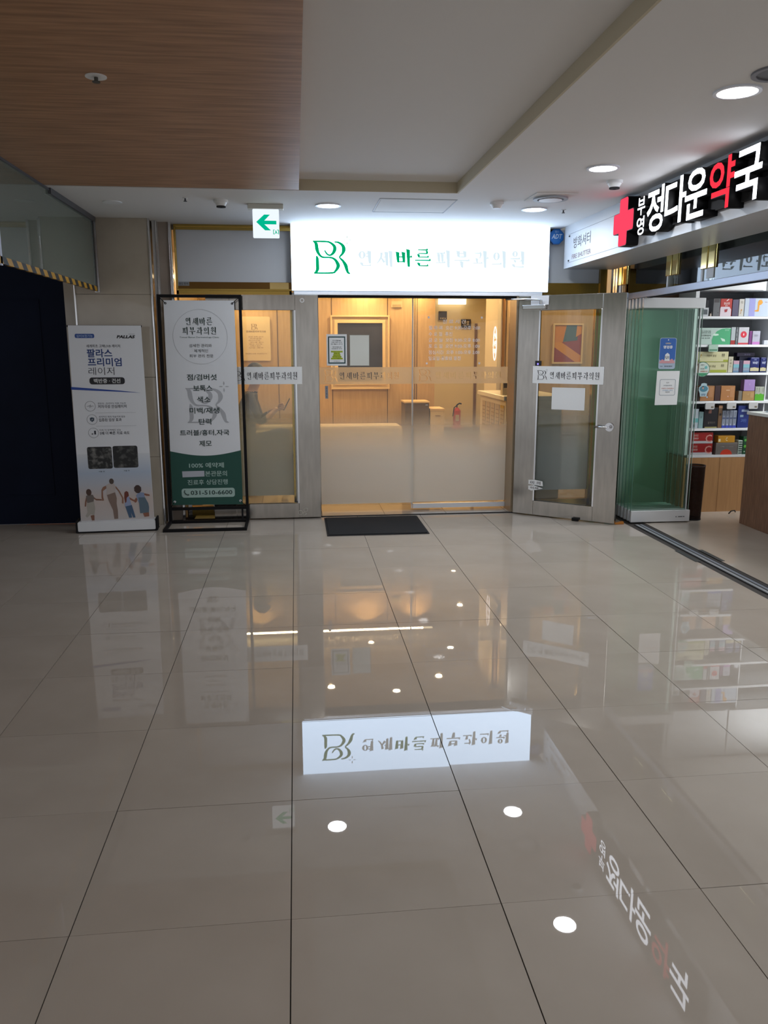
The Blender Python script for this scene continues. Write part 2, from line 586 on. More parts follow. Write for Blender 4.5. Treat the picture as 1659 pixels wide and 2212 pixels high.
# ================================================================== SETTING
# ---- floor: one object per porcelain tile
floor = box('floor', GROUT, None, -6.0, 7.6, 0.70, 7.45, -0.06, -0.004)
tag(floor, 'glossy beige porcelain tile floor of the mall corridor', None, kind='structure')
X0, Y0, TX, TY = -0.0475, 1.98, 0.60, 0.605
gx, gy = 0.0017, 0.0010
tm = MB().box(gx, TX - gx, gy, TY - gy, -0.012, 0).mesh('tile', TILE)
def add_tile(x, y, wx=TX, wy=TY, tilt=0.0007):
    me = tm
    if abs(wx - TX) > 1e-4 or abs(wy - TY) > 1e-4:
        me = MB().box(gx, wx - gx, gy, wy - gy, -0.012, 0).mesh('tile', TILE)
    o = bpy.data.objects.new('tile', me)
    C.objects.link(o)
    o.parent = floor
    o.location = (x, y, random.uniform(-.0002, .0002))
    o.rotation_euler = (random.gauss(0, tilt), random.gauss(0, tilt), 0)
for j in range(-2, 9):
    for k in range(-9, 5):
        add_tile(X0 + k * TX, Y0 + j * TY)
for k in range(-9, 5):
    add_tile(X0 + k * TX, Y0 + 9 * TY, TX, 7.44 - (Y0 + 9 * TY))
box('floor', TILE, None, -6.0, 7.6, -5.0, 0.7695, -0.05, 0)['kind'] = 'structure'
# pharmacy floor, laid to a different joint, beyond the door track
ph = box('floor', GROUT, None, 3.135, 7.6, 0.77, 7.45, -0.003, -0.0015)
tag(ph, 'pale polished tile floor inside the pharmacy', None, kind='structure')
PT = 0.9
pm = MB().box(gx * .3, PT - gx * .3, gy * .3, PT - gy * .3, -0.0015, 0.0012).mesh('tile', TILE)
for i in range(5):
    for j in range(8):
        if 3.135 + i * PT + PT > 7.7: continue
        yy = 7.44 - (j + 1) * PT
        if yy < .7: continue
        o = bpy.data.objects.new('tile', pm)
        C.objects.link(o)
        o.parent = ph
        o.location = (3.137 + i * PT, yy, 0)
# clinic floor inside the doors
cf = box('floor', GROUT, None, -1.3, 5.0, 7.465, 16.1, -0.05, -0.006)
tag(cf, 'pale tiled floor inside the clinic', None, kind='structure')
for k in range(-2, 6):
    for j in range(0, 14):
        if k > 3 and j > 6: continue
        add_tile(X0 + .27 + k * TX, 7.47 + j * TY)
        bpy.context.scene.collection.objects[-1].parent = cf
tr = box('trim_1', BLACKM, None, -1.04, 2.93, 7.44, 7.466, -0.01, 0.006)
tag(tr, 'black threshold line along the clinic doorway', None, kind='structure')

# ---- ceiling
cm = MB()
H0, HR = 2.642, 2.715
cm.box(1.178, 2.46, -5, 7.62, H0, H0 + .25)
cm.box(-6, 1.178, 5.93, 7.62, H0, H0 + .25)
cm.box(-6, 1.178, -5, 5.93, HR, HR + .2)
ceil = cm.build('ceiling', CEIL)
tag(ceil, 'white painted mall ceiling with a shallow recess', None, kind='structure')
rs = MB().box(.052, 1.178, 5.918, 5.9299, H0, HR).box(1.166, 1.1779, -5, 5.918, H0, HR)
lab(rs.build('riser', RISER, ceil), 'beige stepped edge of the ceiling recess')
wp = box('wood_panel', WOODC, ceil, -6.0, 0.05, -5, 5.885, H0 - .004, HR)
lab(wp, 'brown wood-grain ceiling panel')
# access hatch outline on the ceiling
ht = MB()
for (a, b, c, d) in ((.64, 1.22, 6.165, 6.17), (.64, 1.22, 6.745, 6.75), (.64, .645, 6.17, 6.745), (1.215, 1.22, 6.17, 6.745)):
    ht.box(a, b, c, d, H0 - .003, H0)
ht.build('hatch_frame', hm('#8f959c'), ceil)
box('hatch_lid', CEIL, ceil, .655, 1.205, 6.18, 6.735, H0 - .0025, H0)

# ---- pharmacy ceiling, walls
pc = box('ceiling', CEIL, None, 2.94, 7.6, 0, 7.7, 2.63, 2.70)
tag(pc, 'white ceiling inside the pharmacy', None, kind='structure')
wr = box('wall_back', WHITE, None, 3.02, 7.6, 7.66, 7.76, 0, 2.63)
tag(wr, 'white rear wall of the pharmacy', None, kind='structure')
lab(box('wood_strip', hm('#5c4334'), wr, 3.05, 3.68, 7.60, 7.66, 2.0, 2.22), 'brown wooden strip seen through the transom')
wr2 = box('wall_right', WHITE, None, 7.5, 7.6, 0, 7.66, 0, 2.63)
tag(wr2, 'white side wall of the pharmacy', None, kind='structure')

# ---- fire shutter beam over the pharmacy front (fascia + soffit)
beam = MB().box(2.46, 2.93, -2, 7.40, 2.275, H0 + .2).build('wall_front', mat('fascia_white', (0.50, 0.51, 0.53), 0.35))
tag(beam, 'white beam over the pharmacy front with fire shutter lettering', None, kind='structure')
fr = thing('fire_shutter_label', None, None, (0, 0, 0))
bpy.data.objects.remove(fr)
def on_beam(o):
    o.parent = beam
    o.matrix_parent_inverse = Matrix.Identity(4)
    return o
fb = MB()
fb.box(2.4585, 2.46, 5.9, 7.30, 2.560, 2.562).box(2.4585, 2.46, 5.9, 7.30, 2.318, 2.320)
on_beam(fb.build('groove', hm('#5a5c60')))
rotR = Matrix.Rotation(-PI / 2, 4, 'Z')
def beam_text(s, y0, y1, z0, z1, m, bold=0):
    o = text(s, m, None, -y0, -y1, z0, z1, 0, bold)
    o.data.transform(rotR)
    for v in o.data.vertices:
        v.co.x = 2.4590
    return on_beam(o)
beam_text('방화셔터', 7.155, 6.74, 2.425, 2.52, hm('#3a2420'), .004)
beam_text('FIRE SHUTTER', 7.185, 6.72, 2.338, 2.378, hm('#6a3a34'), .004)
for yy in (7.27,):
    for zz in (2.545, 2.335):
        on_beam(MB().box(2.455, 2.46, yy - .012, yy + .012, zz - .006, zz + .006).build('screw_plate', BLACKM))

# ---- left side: navy wall, glossy stone pilaster
wl = MB().box(-6.0, -1.975, 7.44, 7.55, 0, 2.40).build('wall_left', NAVY)
tag(wl, 'flat navy blue closed shopfront wall on the left', None, kind='structure')
mo = MB()
for (a, b, c, d) in ((-3.9, -2.20, .262, .270), (-2.208, -2.20, .27, 1.98), (-3.9, -2.20, 1.98, 1.988)):
    mo.box(a, b, 7.434, 7.44, c, d)
mo.build('moulding', NAVY, wl)
wu = box('wall_left', mat('upper_wall', (0.42, 0.45, 0.42), 0.6), None, -6, -1.975, 7.46, 7.56, 2.40, H0)
tag(wu, 'grey-green wall above the navy shopfront', None, kind='structure')
bd = MB()
for z in (2.47,):
    bd.box(-6, -2.0, 7.44, 7.46, z, z + .03)
bd.build('shutter_rail', mat('rail_grey', (.25, .28, .26), .5), wu)
pl = MB().box(-1.975, -1.855, 7.40, 7.62, 0, H0).build('wall_left', STONE)
tag(pl, 'narrow strip of beige stone between navy wall and pilaster', None, kind='structure')
pil = thing('wall_left', 'polished beige stone pilaster behind the roll-up banner', None, (0, 0, 0), kind='structure')
for k, (z0, z1) in enumerate(((0, .62), (.622, 1.32), (1.322, 2.02), (2.022, H0))):
    box('stone_panel', STONE, pil, -1.845, -1.215, 7.27, 7.62, z0, z1, bevel=.002)
for x in (-1.85, -1.21):
    MB().box(x - .007, x + .007, 7.262, 7.30, 0, H0).build('corner_trim', STEEL2, pil, bevel=.003)
ps = thing('wall_left', 'narrow brown stone return beside the brass frame', None, (0, 0, 0), kind='structure')
box('stone_panel', STONE2, ps, -1.20, -1.065, 7.46, 7.62, 0, H0)
box('stone_panel', mat('grey_return', (.42, .42, .42), .4), ps, -1.2, -1.165, 7.38, 7.46, 0, H0)
box('corner_trim', STEEL2, ps, -1.170, -1.160, 7.372, 7.39, 0, H0)
box('corner_trim', STEEL2, ps, -1.072, -1.050, 7.44, 7.475, 0, H0, bevel=.003)

# ---- clinic facade (wall_back): brass frames, grey transom panels, glass sidelights
fa = thing('wall_back', 'brass framed shopfront of the clinic', None, (0, 0, 0), kind='structure')
yF = 7.60
def frame(parent, m, x0, x1, z0, z1, t, y0, y1, name='frame'):
    mb = MB().box(x0, x1, y0, y1, z0, z0 + t).box(x0, x1, y0, y1, z1 - t, z1).box(x0, x0 + t, y0, y1, z0 + t, z1 - t).box(x1 - t, x1, y0, y1, z0 + t, z1 - t)
    return mb.build(name, m, parent, bevel=.002)
# left upper
frame(fa, BRASS, -1.045, -.005, 2.075, H0, .018, 7.56, 7.62, 'brass_frame')
box('brass_rail', BRASS, fa, -1.03, -.02, 7.575, 7.60, 2.597, H0 - .018)
lab(box('brass_rail', mat('dark_brass', (.16, .085, .025), .3, 1.0), fa, -1.03, -.02, 7.575, 7.60, 2.093, 2.152), 'dark brown lower rail of the frame')
box('brass_plate', BRASS2, fa, -.215, -.045, 7.570, 7.576, 2.093, 2.150)
lab(box('transom_panel', PANEL, fa, -1.03, -.022, 7.59, 7.61, 2.152, 2.597), 'blue-grey blank panel above the left sidelight')
st = box('sticker', hm('#8d9196'), fa, -1.028, -.93, 7.571, 7.575, 2.118, 2.152)
text('출입 통제', INK, fa, -1.02, -.94, 2.126, 2.145, 7.570)
# right upper
lab(box('transom_panel', PANEL, fa, 2.30, 2.87, 7.59, 7.61, 2.165, H0), 'blue-grey blank panel right of the lit sign')
box('brass_rail', BRASS, fa, 2.30, 2.935, 7.57, 7.60, 2.075, 2.165)
lab(box('brass_post', BRASS, fa, 2.872, 2.935, 7.55, 7.62, 0.0, 2.30), 'brass post at the right end of the front')
box('brass_rail', BRASS, fa, 2.30, 2.40, 7.57, 7.60, 2.58, H0)
# header above the opening
box('header', STEEL, fa, -.005, 2.30, 7.50, 7.62, 2.06, 2.30)
box('header_rail', ALU, fa, .0, 2.28, 7.44, 7.50, 2.036, 2.078, bevel=.003)
box('black_strip', BLACKM, fa, .20, 2.05, 7.47, 7.60, 2.020, 2.036)  # solid black strip under the header rail
# sidelights: brass verticals + sill, glass pane
for (x0, x1, nm) in ((-1.045, -.02, 'left'), (2.12, 2.872, 'right')):
    g = MB().box(x0 + .02, x1 - .02, 7.60, 7.612, .10, 2.06)
    g.build('glass_pane', GLASS_SIDE, fa)
    box('brass_post', BRASS, fa, x0, x0 + .02, 7.575, 7.635, .0, 2.075)
    box('brass_post', BRASS, fa, x1 - .02, x1, 7.575, 7.635, .0, 2.075)
    box('brass_sill', BRASS, fa, x0, x1, 7.575, 7.635, 0, .10)
    box('brass_rail', BRASS, fa, x0, x1, 7.575, 7.635, 2.045, 2.075)
box('clamp', STEEL2, fa, -1.035, -1.0, 7.56, 7.58, .0, .14)
box('clamp', STEEL2, fa, -.80, -.66, 7.555, 7.58, .05, .135)
# steel jamb posts either side of the opening
box('jamb_post', STEEL, fa, -.02, .215, 7.46, 7.62, 0, 2.06, bevel=.003)
box('jamb_post', STEEL, fa, 2.075, 2.12, 7.46, 7.62, 0, 2.06, bevel=.003)
lab(box('jamb_post', mat('beige_metal', (.42, .34, .24), .35, .7), fa, 2.045, 2.075, 7.455, 7.70, 0, 2.06), 'beige metal edge of the doorway')

# ---- the two fixed glass screens behind the doorway, with frosted film
def band(parent, x0, x1, z0, z1, y, m):
    return box('band', m, parent, x0, x1, y, y + .001, z0, z1)
s1 = thing('window_1', 'left frosted glass screen in the clinic doorway with two notices', None, (0, 7.66, 0), kind='structure')
box('glass_pane', GLASS_DOOR, s1, .215, 1.118, 0, .010, .062, 2.06)
def name_film(parent, x0, x1, lx, tx0, tx1):
    lm = MB()
    for q_ in LOGO:
        ribbon(lm, q_, 0, (lx, 1.368, .00044), 1.0, 3.0)
    sy = '연세바른피부과의원'
    pw = (tx1 - tx0) / len(sy)
    for k, ch_ in enumerate(sy):
        pen(lm, ch_, tx0 + k * pw + pw * .06, 1.278, pw * .84, .070, 0, 1.45)
    f_ = cut_film(lm, x0, x1, 1.234, 1.392, -.002).build('name_film', FILM, parent, recalc=False)
    lab(f_, 'tan frosted band with the clinic name cut out of it')
name_film(s1, .218, 1.10, .262, .405, .985)
s2 = thing('window_2', 'right frosted glass screen in the clinic doorway with opening hours', None, (0, 7.685, 0), kind='structure')
box('glass_pane', GLASS_DOOR, s2, 1.105, 2.043, 0, .010, .062, 2.06)
box('bottom_rail', ALU, s2, 1.118, 2.043, -.015, .025, .02, .064)
box('edge_profile', ALU, s2, 1.103, 1.113, -.008, .018, .02, 2.04)
name_film(s2, 1.118, 2.04, 1.165, 1.325, 1.985)
HW = mat('film_white', (.70, .66, .66), .6)
rows = [('진 료 시 간', 1.395, 1.62, 1.800), ('월·화·목  오전 9:30-오후 7:00', 1.262, 1.757, 1.742), ('수 요 일  휴진', 1.262, 1.49, 1.684),
        ('금 요 일  오전 9:30-오후 8:00', 1.262, 1.757, 1.628), ('토 요 일  오전 9:00-오후 1:00', 1.262, 1.757, 1.572),
        ('점심시간  오후 1:00-오후 2:00', 1.262, 1.757, 1.514), ('일요일·공휴일 휴진', 1.262, 1.575, 1.457)]
for (t, a, b, z) in rows:
    text(t, HW, s2, a, b, z - .004, z + .034, -.002, .012)
for (x, z) in ((1.247, 1.425), (1.757, 1.425), (1.262, 1.852), (1.772, 1.852)):
    box('sticker', HW, s2, x - .009, x + .009, -.002, 0, z - .009, z + .009)

# notices taped on the left screen
nt = thing('notice_sheet', 'green bordered notice sheet taped on the left glass screen', 'notice', (.292, 7.652, 1.408))
box('sheet', PAPER, nt, 0, .190, 0, .003, 0, .288)
frame(nt, hm('#0f3b40'), .014, .176, .018, .268, .011, -.001, 0, 'border')
for i, z in enumerate((.225, .208, .192, .165, .150)):
    text(['안내말씀', '진료 예약 안내', '드립니다', '예약문의', '상담문의 안내'][i], INK, nt, .055 - .008 * (i % 3), .135 + .008 * (i % 3), z, z + .011, -.0012, .005)
for i, z in enumerate((.124, .108, .092, .076, .060)):
    a = (.0, .025, .02, .012, .0)[i]
    box('highlight', hm('#a8b81c'), nt, .040 + a, .150 - a, -.001, 0, z - .003, z + .012)
    text(['정기 휴진 안내입니다', '방문 전', '확인 부탁', '예약을 변경', '오시기 바랍니다'][i], hm('#3d4410'), nt, .044 + a, .146 - a, z, z + .009, -.0018, .005)
text('감사합니다', INK, nt, .065, .125, .036, .046, -.0012)
n2 = thing('notice_sheet', 'blank pale grey sheet taped beside the green bordered notice', 'notice', (.508, 7.652, 1.405))
box('sheet', mat('grey_paper', (.62, .63, .58), .6), n2, 0, .186, 0, .003, 0, .285)
frame(n2, hm('#8f8f86'), 0.0, .186, 0, .285, .004, -.001, 0, 'border')
n3 = thing('door_sign', 'grey vertical push plate on the left glass screen', 'plate', (.272, 7.652, 1.10))
box('plate', hm('#8b8f96'), n3, 0, .028, 0, .004, 0, .12)
text('당\n기\n세\n요', hm('#2b2f38'), n3, .008, .020, .012, .108, -.001)

# ---- clinic interior shell
ci = MB().box(-1.3, 1.98, 11.5, 11.62, 0, 2.62).build('wall_back', WOODW)
tag(ci, 'pale wood panelled wall inside the clinic with framed picture', None, kind='structure')
gm = MB()
for x in (-.95, -.24, .515, 1.30, 1.69, 1.72):
    gm.box(x - .004, x + .004, 11.495, 11.5, 0, 2.5)
gm.build('joint', hm('#4a3216'), ci)
lab(box('cove', COVE, ci, -1.25, 1.95, 11.25, 11.30, 2.52, 2.535), 'warm glowing light cove')
c2 = box('ceiling', mat('clinic_ceiling', (.8, .76, .68), .8), None, -1.3, 5.0, 7.62, 16.2, 2.60, 2.68)
tag(c2, 'warm lit clinic ceiling seen through the glass', None, kind='structure')
c3 = MB().box(-1.42, -1.3, 7.62, 11.62, 0, 2.62).build('wall_left', WOODW)
tag(c3, 'wood panelled left wall inside the clinic', None, kind='structure')
c4 = MB().box(2.31, 5.0, 9.7, 9.8, 0, 2.62).box(2.31, 2.62, 9.2, 9.7, 0, 2.62).build('wall_right', CREAM)
tag(c4, 'cream wall behind the clinic reception desk', None, kind='structure')
for k in range(5):
    box('slat', WOODW if k % 2 else hm('#8a5f2c'), c4, 2.362 + k * .046, 2.388 + k * .046, 9.165, 9.20, .0, 2.6)
lab(box('wood_panel', WOODW, c4, 2.95, 4.9, 9.685, 9.70, 0, 2.6), 'pale wood panel behind the right door')
arc = MB()
ap = [(2.306, 9.30 + .075 * math.cos(2 * PI * k / 40), 1.62 + .19 * math.sin(2 * PI * k / 40)) for k in range(41)]
arc.tube(ap, .004, 6)
lab(arc.build('arc_sign', NEON, c4), 'thin glowing oval sign on the cream pilaster')
tx_ = text('연세\n바른\n피부', NEON, None, -9.34, -9.26, 1.50, 1.74, 0, .01)
tx_.data.transform(rotR)
for v_ in tx_.data.vertices:
    v_.co.x = 2.3075
tx_.parent = c4
c5 = MB().box(1.86, 1.98, 11.62, 16.0, 0, 2.62).box(4.2, 4.3, 9.8, 16.0, 0, 2.62).build('wall_right', CREAM)
tag(c5, 'cream side walls of the clinic hallway', None, kind='structure')
c6 = MB().box(1.86, 4.3, 16.0, 16.1, 0, 2.62).build('wall_back', CREAM)
tag(c6, 'cream end wall of the clinic hallway', None, kind='structure')
lab(box('cove', COVE, c6, 2.80, 3.34, 15.85, 15.95, 2.41, 2.52), 'bright cove over the hallway end')
box('door_frame', hm('#7a5a2c'), c6, 3.55, 3.60, 15.97, 16.0, 0, 2.05)
lab(box('room_sign', hm('#2b211c'), c6, 2.81, 2.97, 15.9, 15.94, 2.11, 2.28), 'dark square room sign')
text('진료실', hm('#efe6d8'), c6, 2.83, 2.95, 2.13, 2.16, 15.895)
lab(box('room_sign', hm('#2b211c'), c6, 3.26, 3.45, 15.9, 15.94, 1.97, 2.13), 'dark room sign projecting over the doorway')
text('간호', hm('#efe6d8'), c6, 3.30, 3.42, 2.01, 2.10, 15.895)
# recessed spots of the clinic ceiling
sp_me = MB().cyl((0, 0, -.006), .045, .006, n=20).mesh('clinic_spotlight', SPOT)
spots = [(-.5, 8.7), (.35, 9.4), (1.15, 9.2), (.1, 10.7), (1.0, 10.9), (1.75, 9.6), (2.5, 8.8), (2.55, 9.4), (2.1, 10.6), (2.6, 12.4), (.55, 8.2), (1.6, 8.3)]
SPW = ['nearest the left door', 'left of the picture', 'right of the picture', 'over the left end of the bench', 'over the right end of the bench', 'over the passage to the hallway', 'over the front of the reception desk', 'over the back of the reception desk', 'over the dark cabinet', 'in the hallway', 'behind the left glass screen', 'behind the right glass screen']
for i, (x, y) in enumerate(spots):
    o = bpy.data.objects.new('clinic_spotlight', sp_me)
    C.objects.link(o)
    o.location = (x, y, 2.60)
    tag(o, 'small round warm clinic spotlight ' + SPW[i], 'light', 'clinic ceiling spotlights')

# ================================================================== CEILING FIXTURES
def downlight(x, y, label):
    t = thing('ceiling_light', label, 'light', (x, y, H0), group='round corridor downlights')
    MB().ring((0, 0, -.008), .083, .099, .008, n=36).build('trim_ring', mat('lamp_trim', (.75, .78, .85), .4), t)
    MB().cyl((0, 0, -.004), .0835, .004, n=36).build('diffuser', LAMP, t)
    area_light('downlight_lamp', (x, y, H0 - .012), 0.16, 7.0, COOL)
downlight(.277, 6.49, 'round lit ceiling light above the left end of the clinic sign')
downlight(1.90, 6.50, 'round lit ceiling light above the right end of the clinic sign')
downlight(1.89, 5.02, 'round lit ceiling light second along the pharmacy front')
downlight(1.907, 3.53, 'round lit ceiling light nearest the camera, largest in view')

def detector(x, y, label, dark=True):
    t = thing('smoke_detector', label, 'detector', (x, y, H0))
    MB().cyl((0, 0, -.018), .052, .018, n=28).build('base_plate', WHITE, t)
    MB().cyl((0, 0, -.045), .030, .027, n=24, r2=.045).build('head', WHITE, t)
    if dark:
        MB().ring((0, 0, -.052), .012, .034, .009, n=20).build('sensor_ring', BLACKM, t)
detector(1.534, 6.24, 'white cone-shaped smoke detector between hatch and vent', False)
detector(-.522, 6.355, 'white smoke detector left of the green exit sign')
detector(2.11, 5.383, 'white smoke detector near the pharmacy letters')
for (x, y, l) in ((-.772, 6.288, 'tiny dark sprinkler head left of the smoke detector'), (2.142, 6.51, 'tiny dark sprinkler head right of the ceiling light')):
    t = thing('sprinkler', l, 'sprinkler', (x, y, H0))
    MB().cyl((0, 0, -.004), .018, .004, n=16).build('rosette', WHITE, t)
    MB().cyl((0, 0, -.022), .006, .020, n=10).cyl((0, 0, -.026), .013, .004, n=12).build('nozzle', hm('#3c3c40'), t)
t = thing('ceiling_vent', 'white square ceiling vent with round diffuser right of the hatch', 'vent', (1.868, 5.98, H0))
box('plate', CEIL, t, -.15, .15, -.16, .16, -.008, 0, bevel=.002)
MB().ring((0, 0, -.022), .095, .125, .014, n=40).build('outer_ring', hm('#9aa0a6'), t)
MB().cyl((0, 0, -.026), .085, .014, n=36, r2=.06).build('diffuser', WHITE, t)
t = thing('ceiling_plate', 'plain round white cover plate on the ceiling far left', 'plate', (-1.335, 6.515, H0))
MB().cyl((0, 0, -.006), .07, .006, n=32).build('cover', WHITE, t)
t = thing('ceiling_speaker', 'round grey cover at the right edge above the lamp', 'speaker', (1.945, 3.285, H0))
MB().ring((0, 0, -.008), .085, .105, .008, n=36).build('rim', hm('#7a7a80'), t)
MB().cyl((0, 0, -.003), .086, .003, n=36).build('grille', hm('#5c5c62'), t)
t = thing('sprinkler', 'round white sprinkler plate in the brown wood ceiling', 'sprinkler', (-.772, 3.608, H0 - .004))
MB().cyl((0, 0, -.004), .042, .004, n=28).build('rosette', WHITE, t)
MB().cyl((0, 0, -.020), .008, .017, n=12).cyl((0, 0, -.023), .016, .003, n=14).build('nozzle', hm('#4a4640'), t)

# exit arrow sign
t = thing('exit_sign', 'lit green left arrow exit sign hanging from the ceiling', 'sign', (-.200, 6.50, H0))
box('mount', hm('#c9c9c0'), t, -.135, .135, -.03, .055, -.036, 0, bevel=.004)
MB().prism(rrect(-.100, .100, -.246, -.036, .008), -.006, .008).build('panel', EXITW, t)
def EX(l):
    return [(x * 1.05, -.043 + (z + .114) * .955) for x, z in l]
arrow = [(-.070, -.205), (-.012, -.148), (.030, -.148), (-.012, -.194), (.075, -.194), (.075, -.222), (-.012, -.222), (.034, -.268), (-.008, -.268)]
MB().flat(EX(arrow), -.0075).build('arrow', EXITG, t, recalc=False)
em = MB()
em.flat(EX([(.050, -.262), (.062, -.262), (.062, -.266), (.055, -.266), (.055, -.292), (.062, -.292), (.062, -.297), (.050, -.297)]), -.0075)
em.flat(EX([(.078, -.262), (.092, -.262), (.092, -.297), (.086, -.297), (.086, -.267), (.078, -.267)]), -.0075)
em.flat(EX([(.066, -.268), (.072, -.268), (.076, -.280), (.082, -.294), (.077, -.294), (.071, -.285), (.065, -.294), (.061, -.292), (.067, -.280)]), -.0075)
em.build('door_pictogram', EXITG, t, recalc=False)

# ================================================================== CLINIC LIT SIGN
t = thing('clinic_sign', 'long glowing white sign with green emblem above the clinic doors', 'sign', (0, 7.42, 0))
box('housing', ALU, t, -.018, 2.326, .012, .13, 2.072, 2.640)
box('face', SIGNW, t, -.016, 2.324, 0, .012, 2.074, 2.638)
logo(t, SIGNG, .176, 2.494, .00110, -.001, wscale=1.15, mp=SIGNX, thin=8.0)
name_letters('연세', SIGNP, t, .560, .905, 2.282, 2.425, -.001, 1.9)
lab(name_letters('바른', SIGNG, t, .905, 1.250, 2.285, 2.440, -.0012, 1.8), 'green middle syllables')
name_letters('피부과의원', SIGNP, t, 1.262, 2.122, 2.282, 2.435, -.001, 1.9)

# blue octagonal alarm sign
t = thing('alarm_sign', 'blue octagonal security alarm sign at the right end of the sign', 'sign', (2.415, 7.50, 2.572))
r8 = .072
oc = [(r8 * math.cos(PI / 8 + k * PI / 4), r8 * math.sin(PI / 8 + k * PI / 4)) for k in range(8)]
MB().prism(oc, 0, .04).build('housing', mat('alarm_blue', (.01, .12, .42), .35), t)
o8 = [(x * .86, z * .86) for x, z in oc]
MB().flat(o8, -.001).build('inner_face', mat('alarm_blue2', (.015, .17, .55), .4), t, recalc=False)
text('ADT', hm('#c8d8e8'), t, -.044, .048, -.020, .022, -.002, .02, shear=.2)
text('캡스', hm('#a8c4e0'), t, -.018, .018, .034, .052, -.002, .01)
text('SECURITY', hm('#5f8fc4'), t, -.03, .03, -.042, -.034, -.002)

# ================================================================== DOORS
def leaf(nm, label, loc, rz, hinge_left, L=.985, stile=.205):
    d = thing(nm, label, 'door', loc, rz)
    z0, z1 = .012, 2.032
    y0, y1 = 0, .045
    box('stile', STEEL, d, 0, stile, y0, y1, z0, z1, bevel=.003)
    box('stile', STEEL, d, L - stile, L, y0, y1, z0, z1, bevel=.003)
    box('top_rail', STEEL, d, stile, L - stile, y0 + .001, y1 - .001, 1.90, z1, bevel=.002)
    box('bottom_rail', STEEL, d, stile, L - stile, y0 + .001, y1 - .001, z0, .150, bevel=.002)
    for (a, b) in ((stile - .004, stile + .010), (L - stile - .010, L - stile + .004)):
        box('glazing_bead', STEEL2, d, a, b, -.002, .006, .150, 1.90)
    return d
dL = leaf('glass_door', 'open steel framed glass door left of the doorway, behind the banner stand', (-.775, 7.385, 0), 0, False)
box('glass_pane', GLASS, dL, .205, .78, .018, .026, .15, 1.90)
bL = lab(box('band', PAPER, dL, .215, .832, -.004, -.002, 1.250, 1.405), 'white name band')
logo(bL, INK, .225, 1.366, .00033, -.005)
name_letters('연세바른피부과의원', INK, bL, .335, .795, 1.290, 1.360, -.005, 1.35)
box('slot', BLACKM, dL, .245, .262, -.002, .0, .01, .13)
MB().ring((.845, -.006, 1.985), .012, .020, .006, 'y', 20).build('pivot_cap', STEEL2, dL)
mk = MB()
for (cx, cz, r) in ((.79, .06, .022), (.84, .085, .020), (.83, .05, .018)):
    mk.ring((cx, -.001, cz), r - .004, r, .001, 'y', 20)
mk.build('scuff', hm('#b8b4aa'), dL)
dR = leaf('glass_door', 'open steel framed glass door right of the doorway, with lever handle', (2.050, 7.395, 0), math.radians(-38.3), True)
box('glass_pane', GLASS, dR, .205, .78, .018, .026, .15, 1.90)
bR = lab(box('band', PAPER, dR, .160, .822, -.004, -.002, 1.250, 1.405), 'white name band')
logo(bR, INK, .203, 1.366, .00033, -.005)
name_letters('연세바른피부과의원', INK, bR, .322, .790, 1.290, 1.358, -.005, 1.35)
ns = box('notice_sheet', PAPER, None, 0, .310, 0, .002, 0, .20)
ns.location = dR.matrix_world @ Vector((0, 0, 0))
ns.rotation_euler = (0, 0, math.radians(-38.3))
ca, sa = math.cos(math.radians(-38.3)), math.sin(math.radians(-38.3))
def onR(x, y, z):
    return (2.050 + ca * x - sa * y, 7.395 + sa * x + ca * y, z)
ns.location = onR(.345, .0152, 1.015)
tag(ns, 'blank white sheet taped under the name band of the right door', 'notice')
h = MB().cyl((.897, -.012, .88), .038, .012, 'y', 28).build('handle_rose', STEEL2, dR)
MB().tube([(.897, -.012, .88), (.897, -.05, .88), (.885, -.055, .88), (.775, -.055, .882)], .010, 10).build('lever', STEEL2, dR, smooth=True)
MB().cyl((.897, -.062, .88), .016, .010, 'y', 20).build('lock_cylinder', STEEL2, dR)
# door closer of the right leaf
cl = thing('door_closer', 'silver door closer with long arm on the right door', 'closer', onR(.055, -.006, 1.910), math.radians(-38.3))
box('body', STEEL2, cl, .0, .215, -.045, 0, 0, .040, bevel=.006)
box('bracket', ALU, cl, .065, .235, -.003, 0, .040, .118)
MB().cyl((.17, -.025, .040), .014, .04, n=14).build('spindle', STEEL2, cl)
MB().tube([(.17, -.025, .080), (.02, -.045, .090), (-.19, .02, .098)], .008, 8).build('arm', STEEL2, cl)
box('door_stop', BLACK, dR, .60, .66, -.03, .0, .004, .03)
# torn stickers near the bottom of the right door
sk = thing('torn_sticker', 'torn white stickers with lettering near the foot of the right door', 'sticker', onR(.155, -.004, .245), math.radians(-38.3))
MB().prism([(0, .10), (.06, .105), (.14, .095), (.145, .05), (.07, .055), (0, .06)], 0, .001).build('scrap', PAPER, sk)
MB().prism([(0, .045), (.06, .05), (.145, .03), (.09, .012), (.03, 0), (.0, .01)], 0, .001).build('scrap', PAPER, sk)
text('미 의', INK, sk, .02, .12, .062, .092, -.001, .01)
text('이세', INK, sk, .02, .10, .016, .038, -.001, .01)
ks = thing('card_reader', 'small dark access reader on the right door frame', 'reader', onR(.180, -.006, 1.408), math.radians(-38.3))
box('body', hm('#15151f'), ks, 0, .06, 0, .004, 0, .045)
box('led', emis('led_violet', (.3, .25, 1), 1.2), ks, .02, .034, -.001, 0, .008, .024)
# small sign reflected in the right door, standing across the corridor out of frame
rf = thing('lightbox', 'small white lit sign across the corridor', 'sign', (-5.6, 3.03, 1.60), math.radians(61))
box('panel', emis('lightbox_white', (.8, .87, 1), 1.2), rf, -.35, .35, 0, .05, 0, .50)
text('한의원', INK, rf, -.30, .30, .10, .40, -.002, .02)

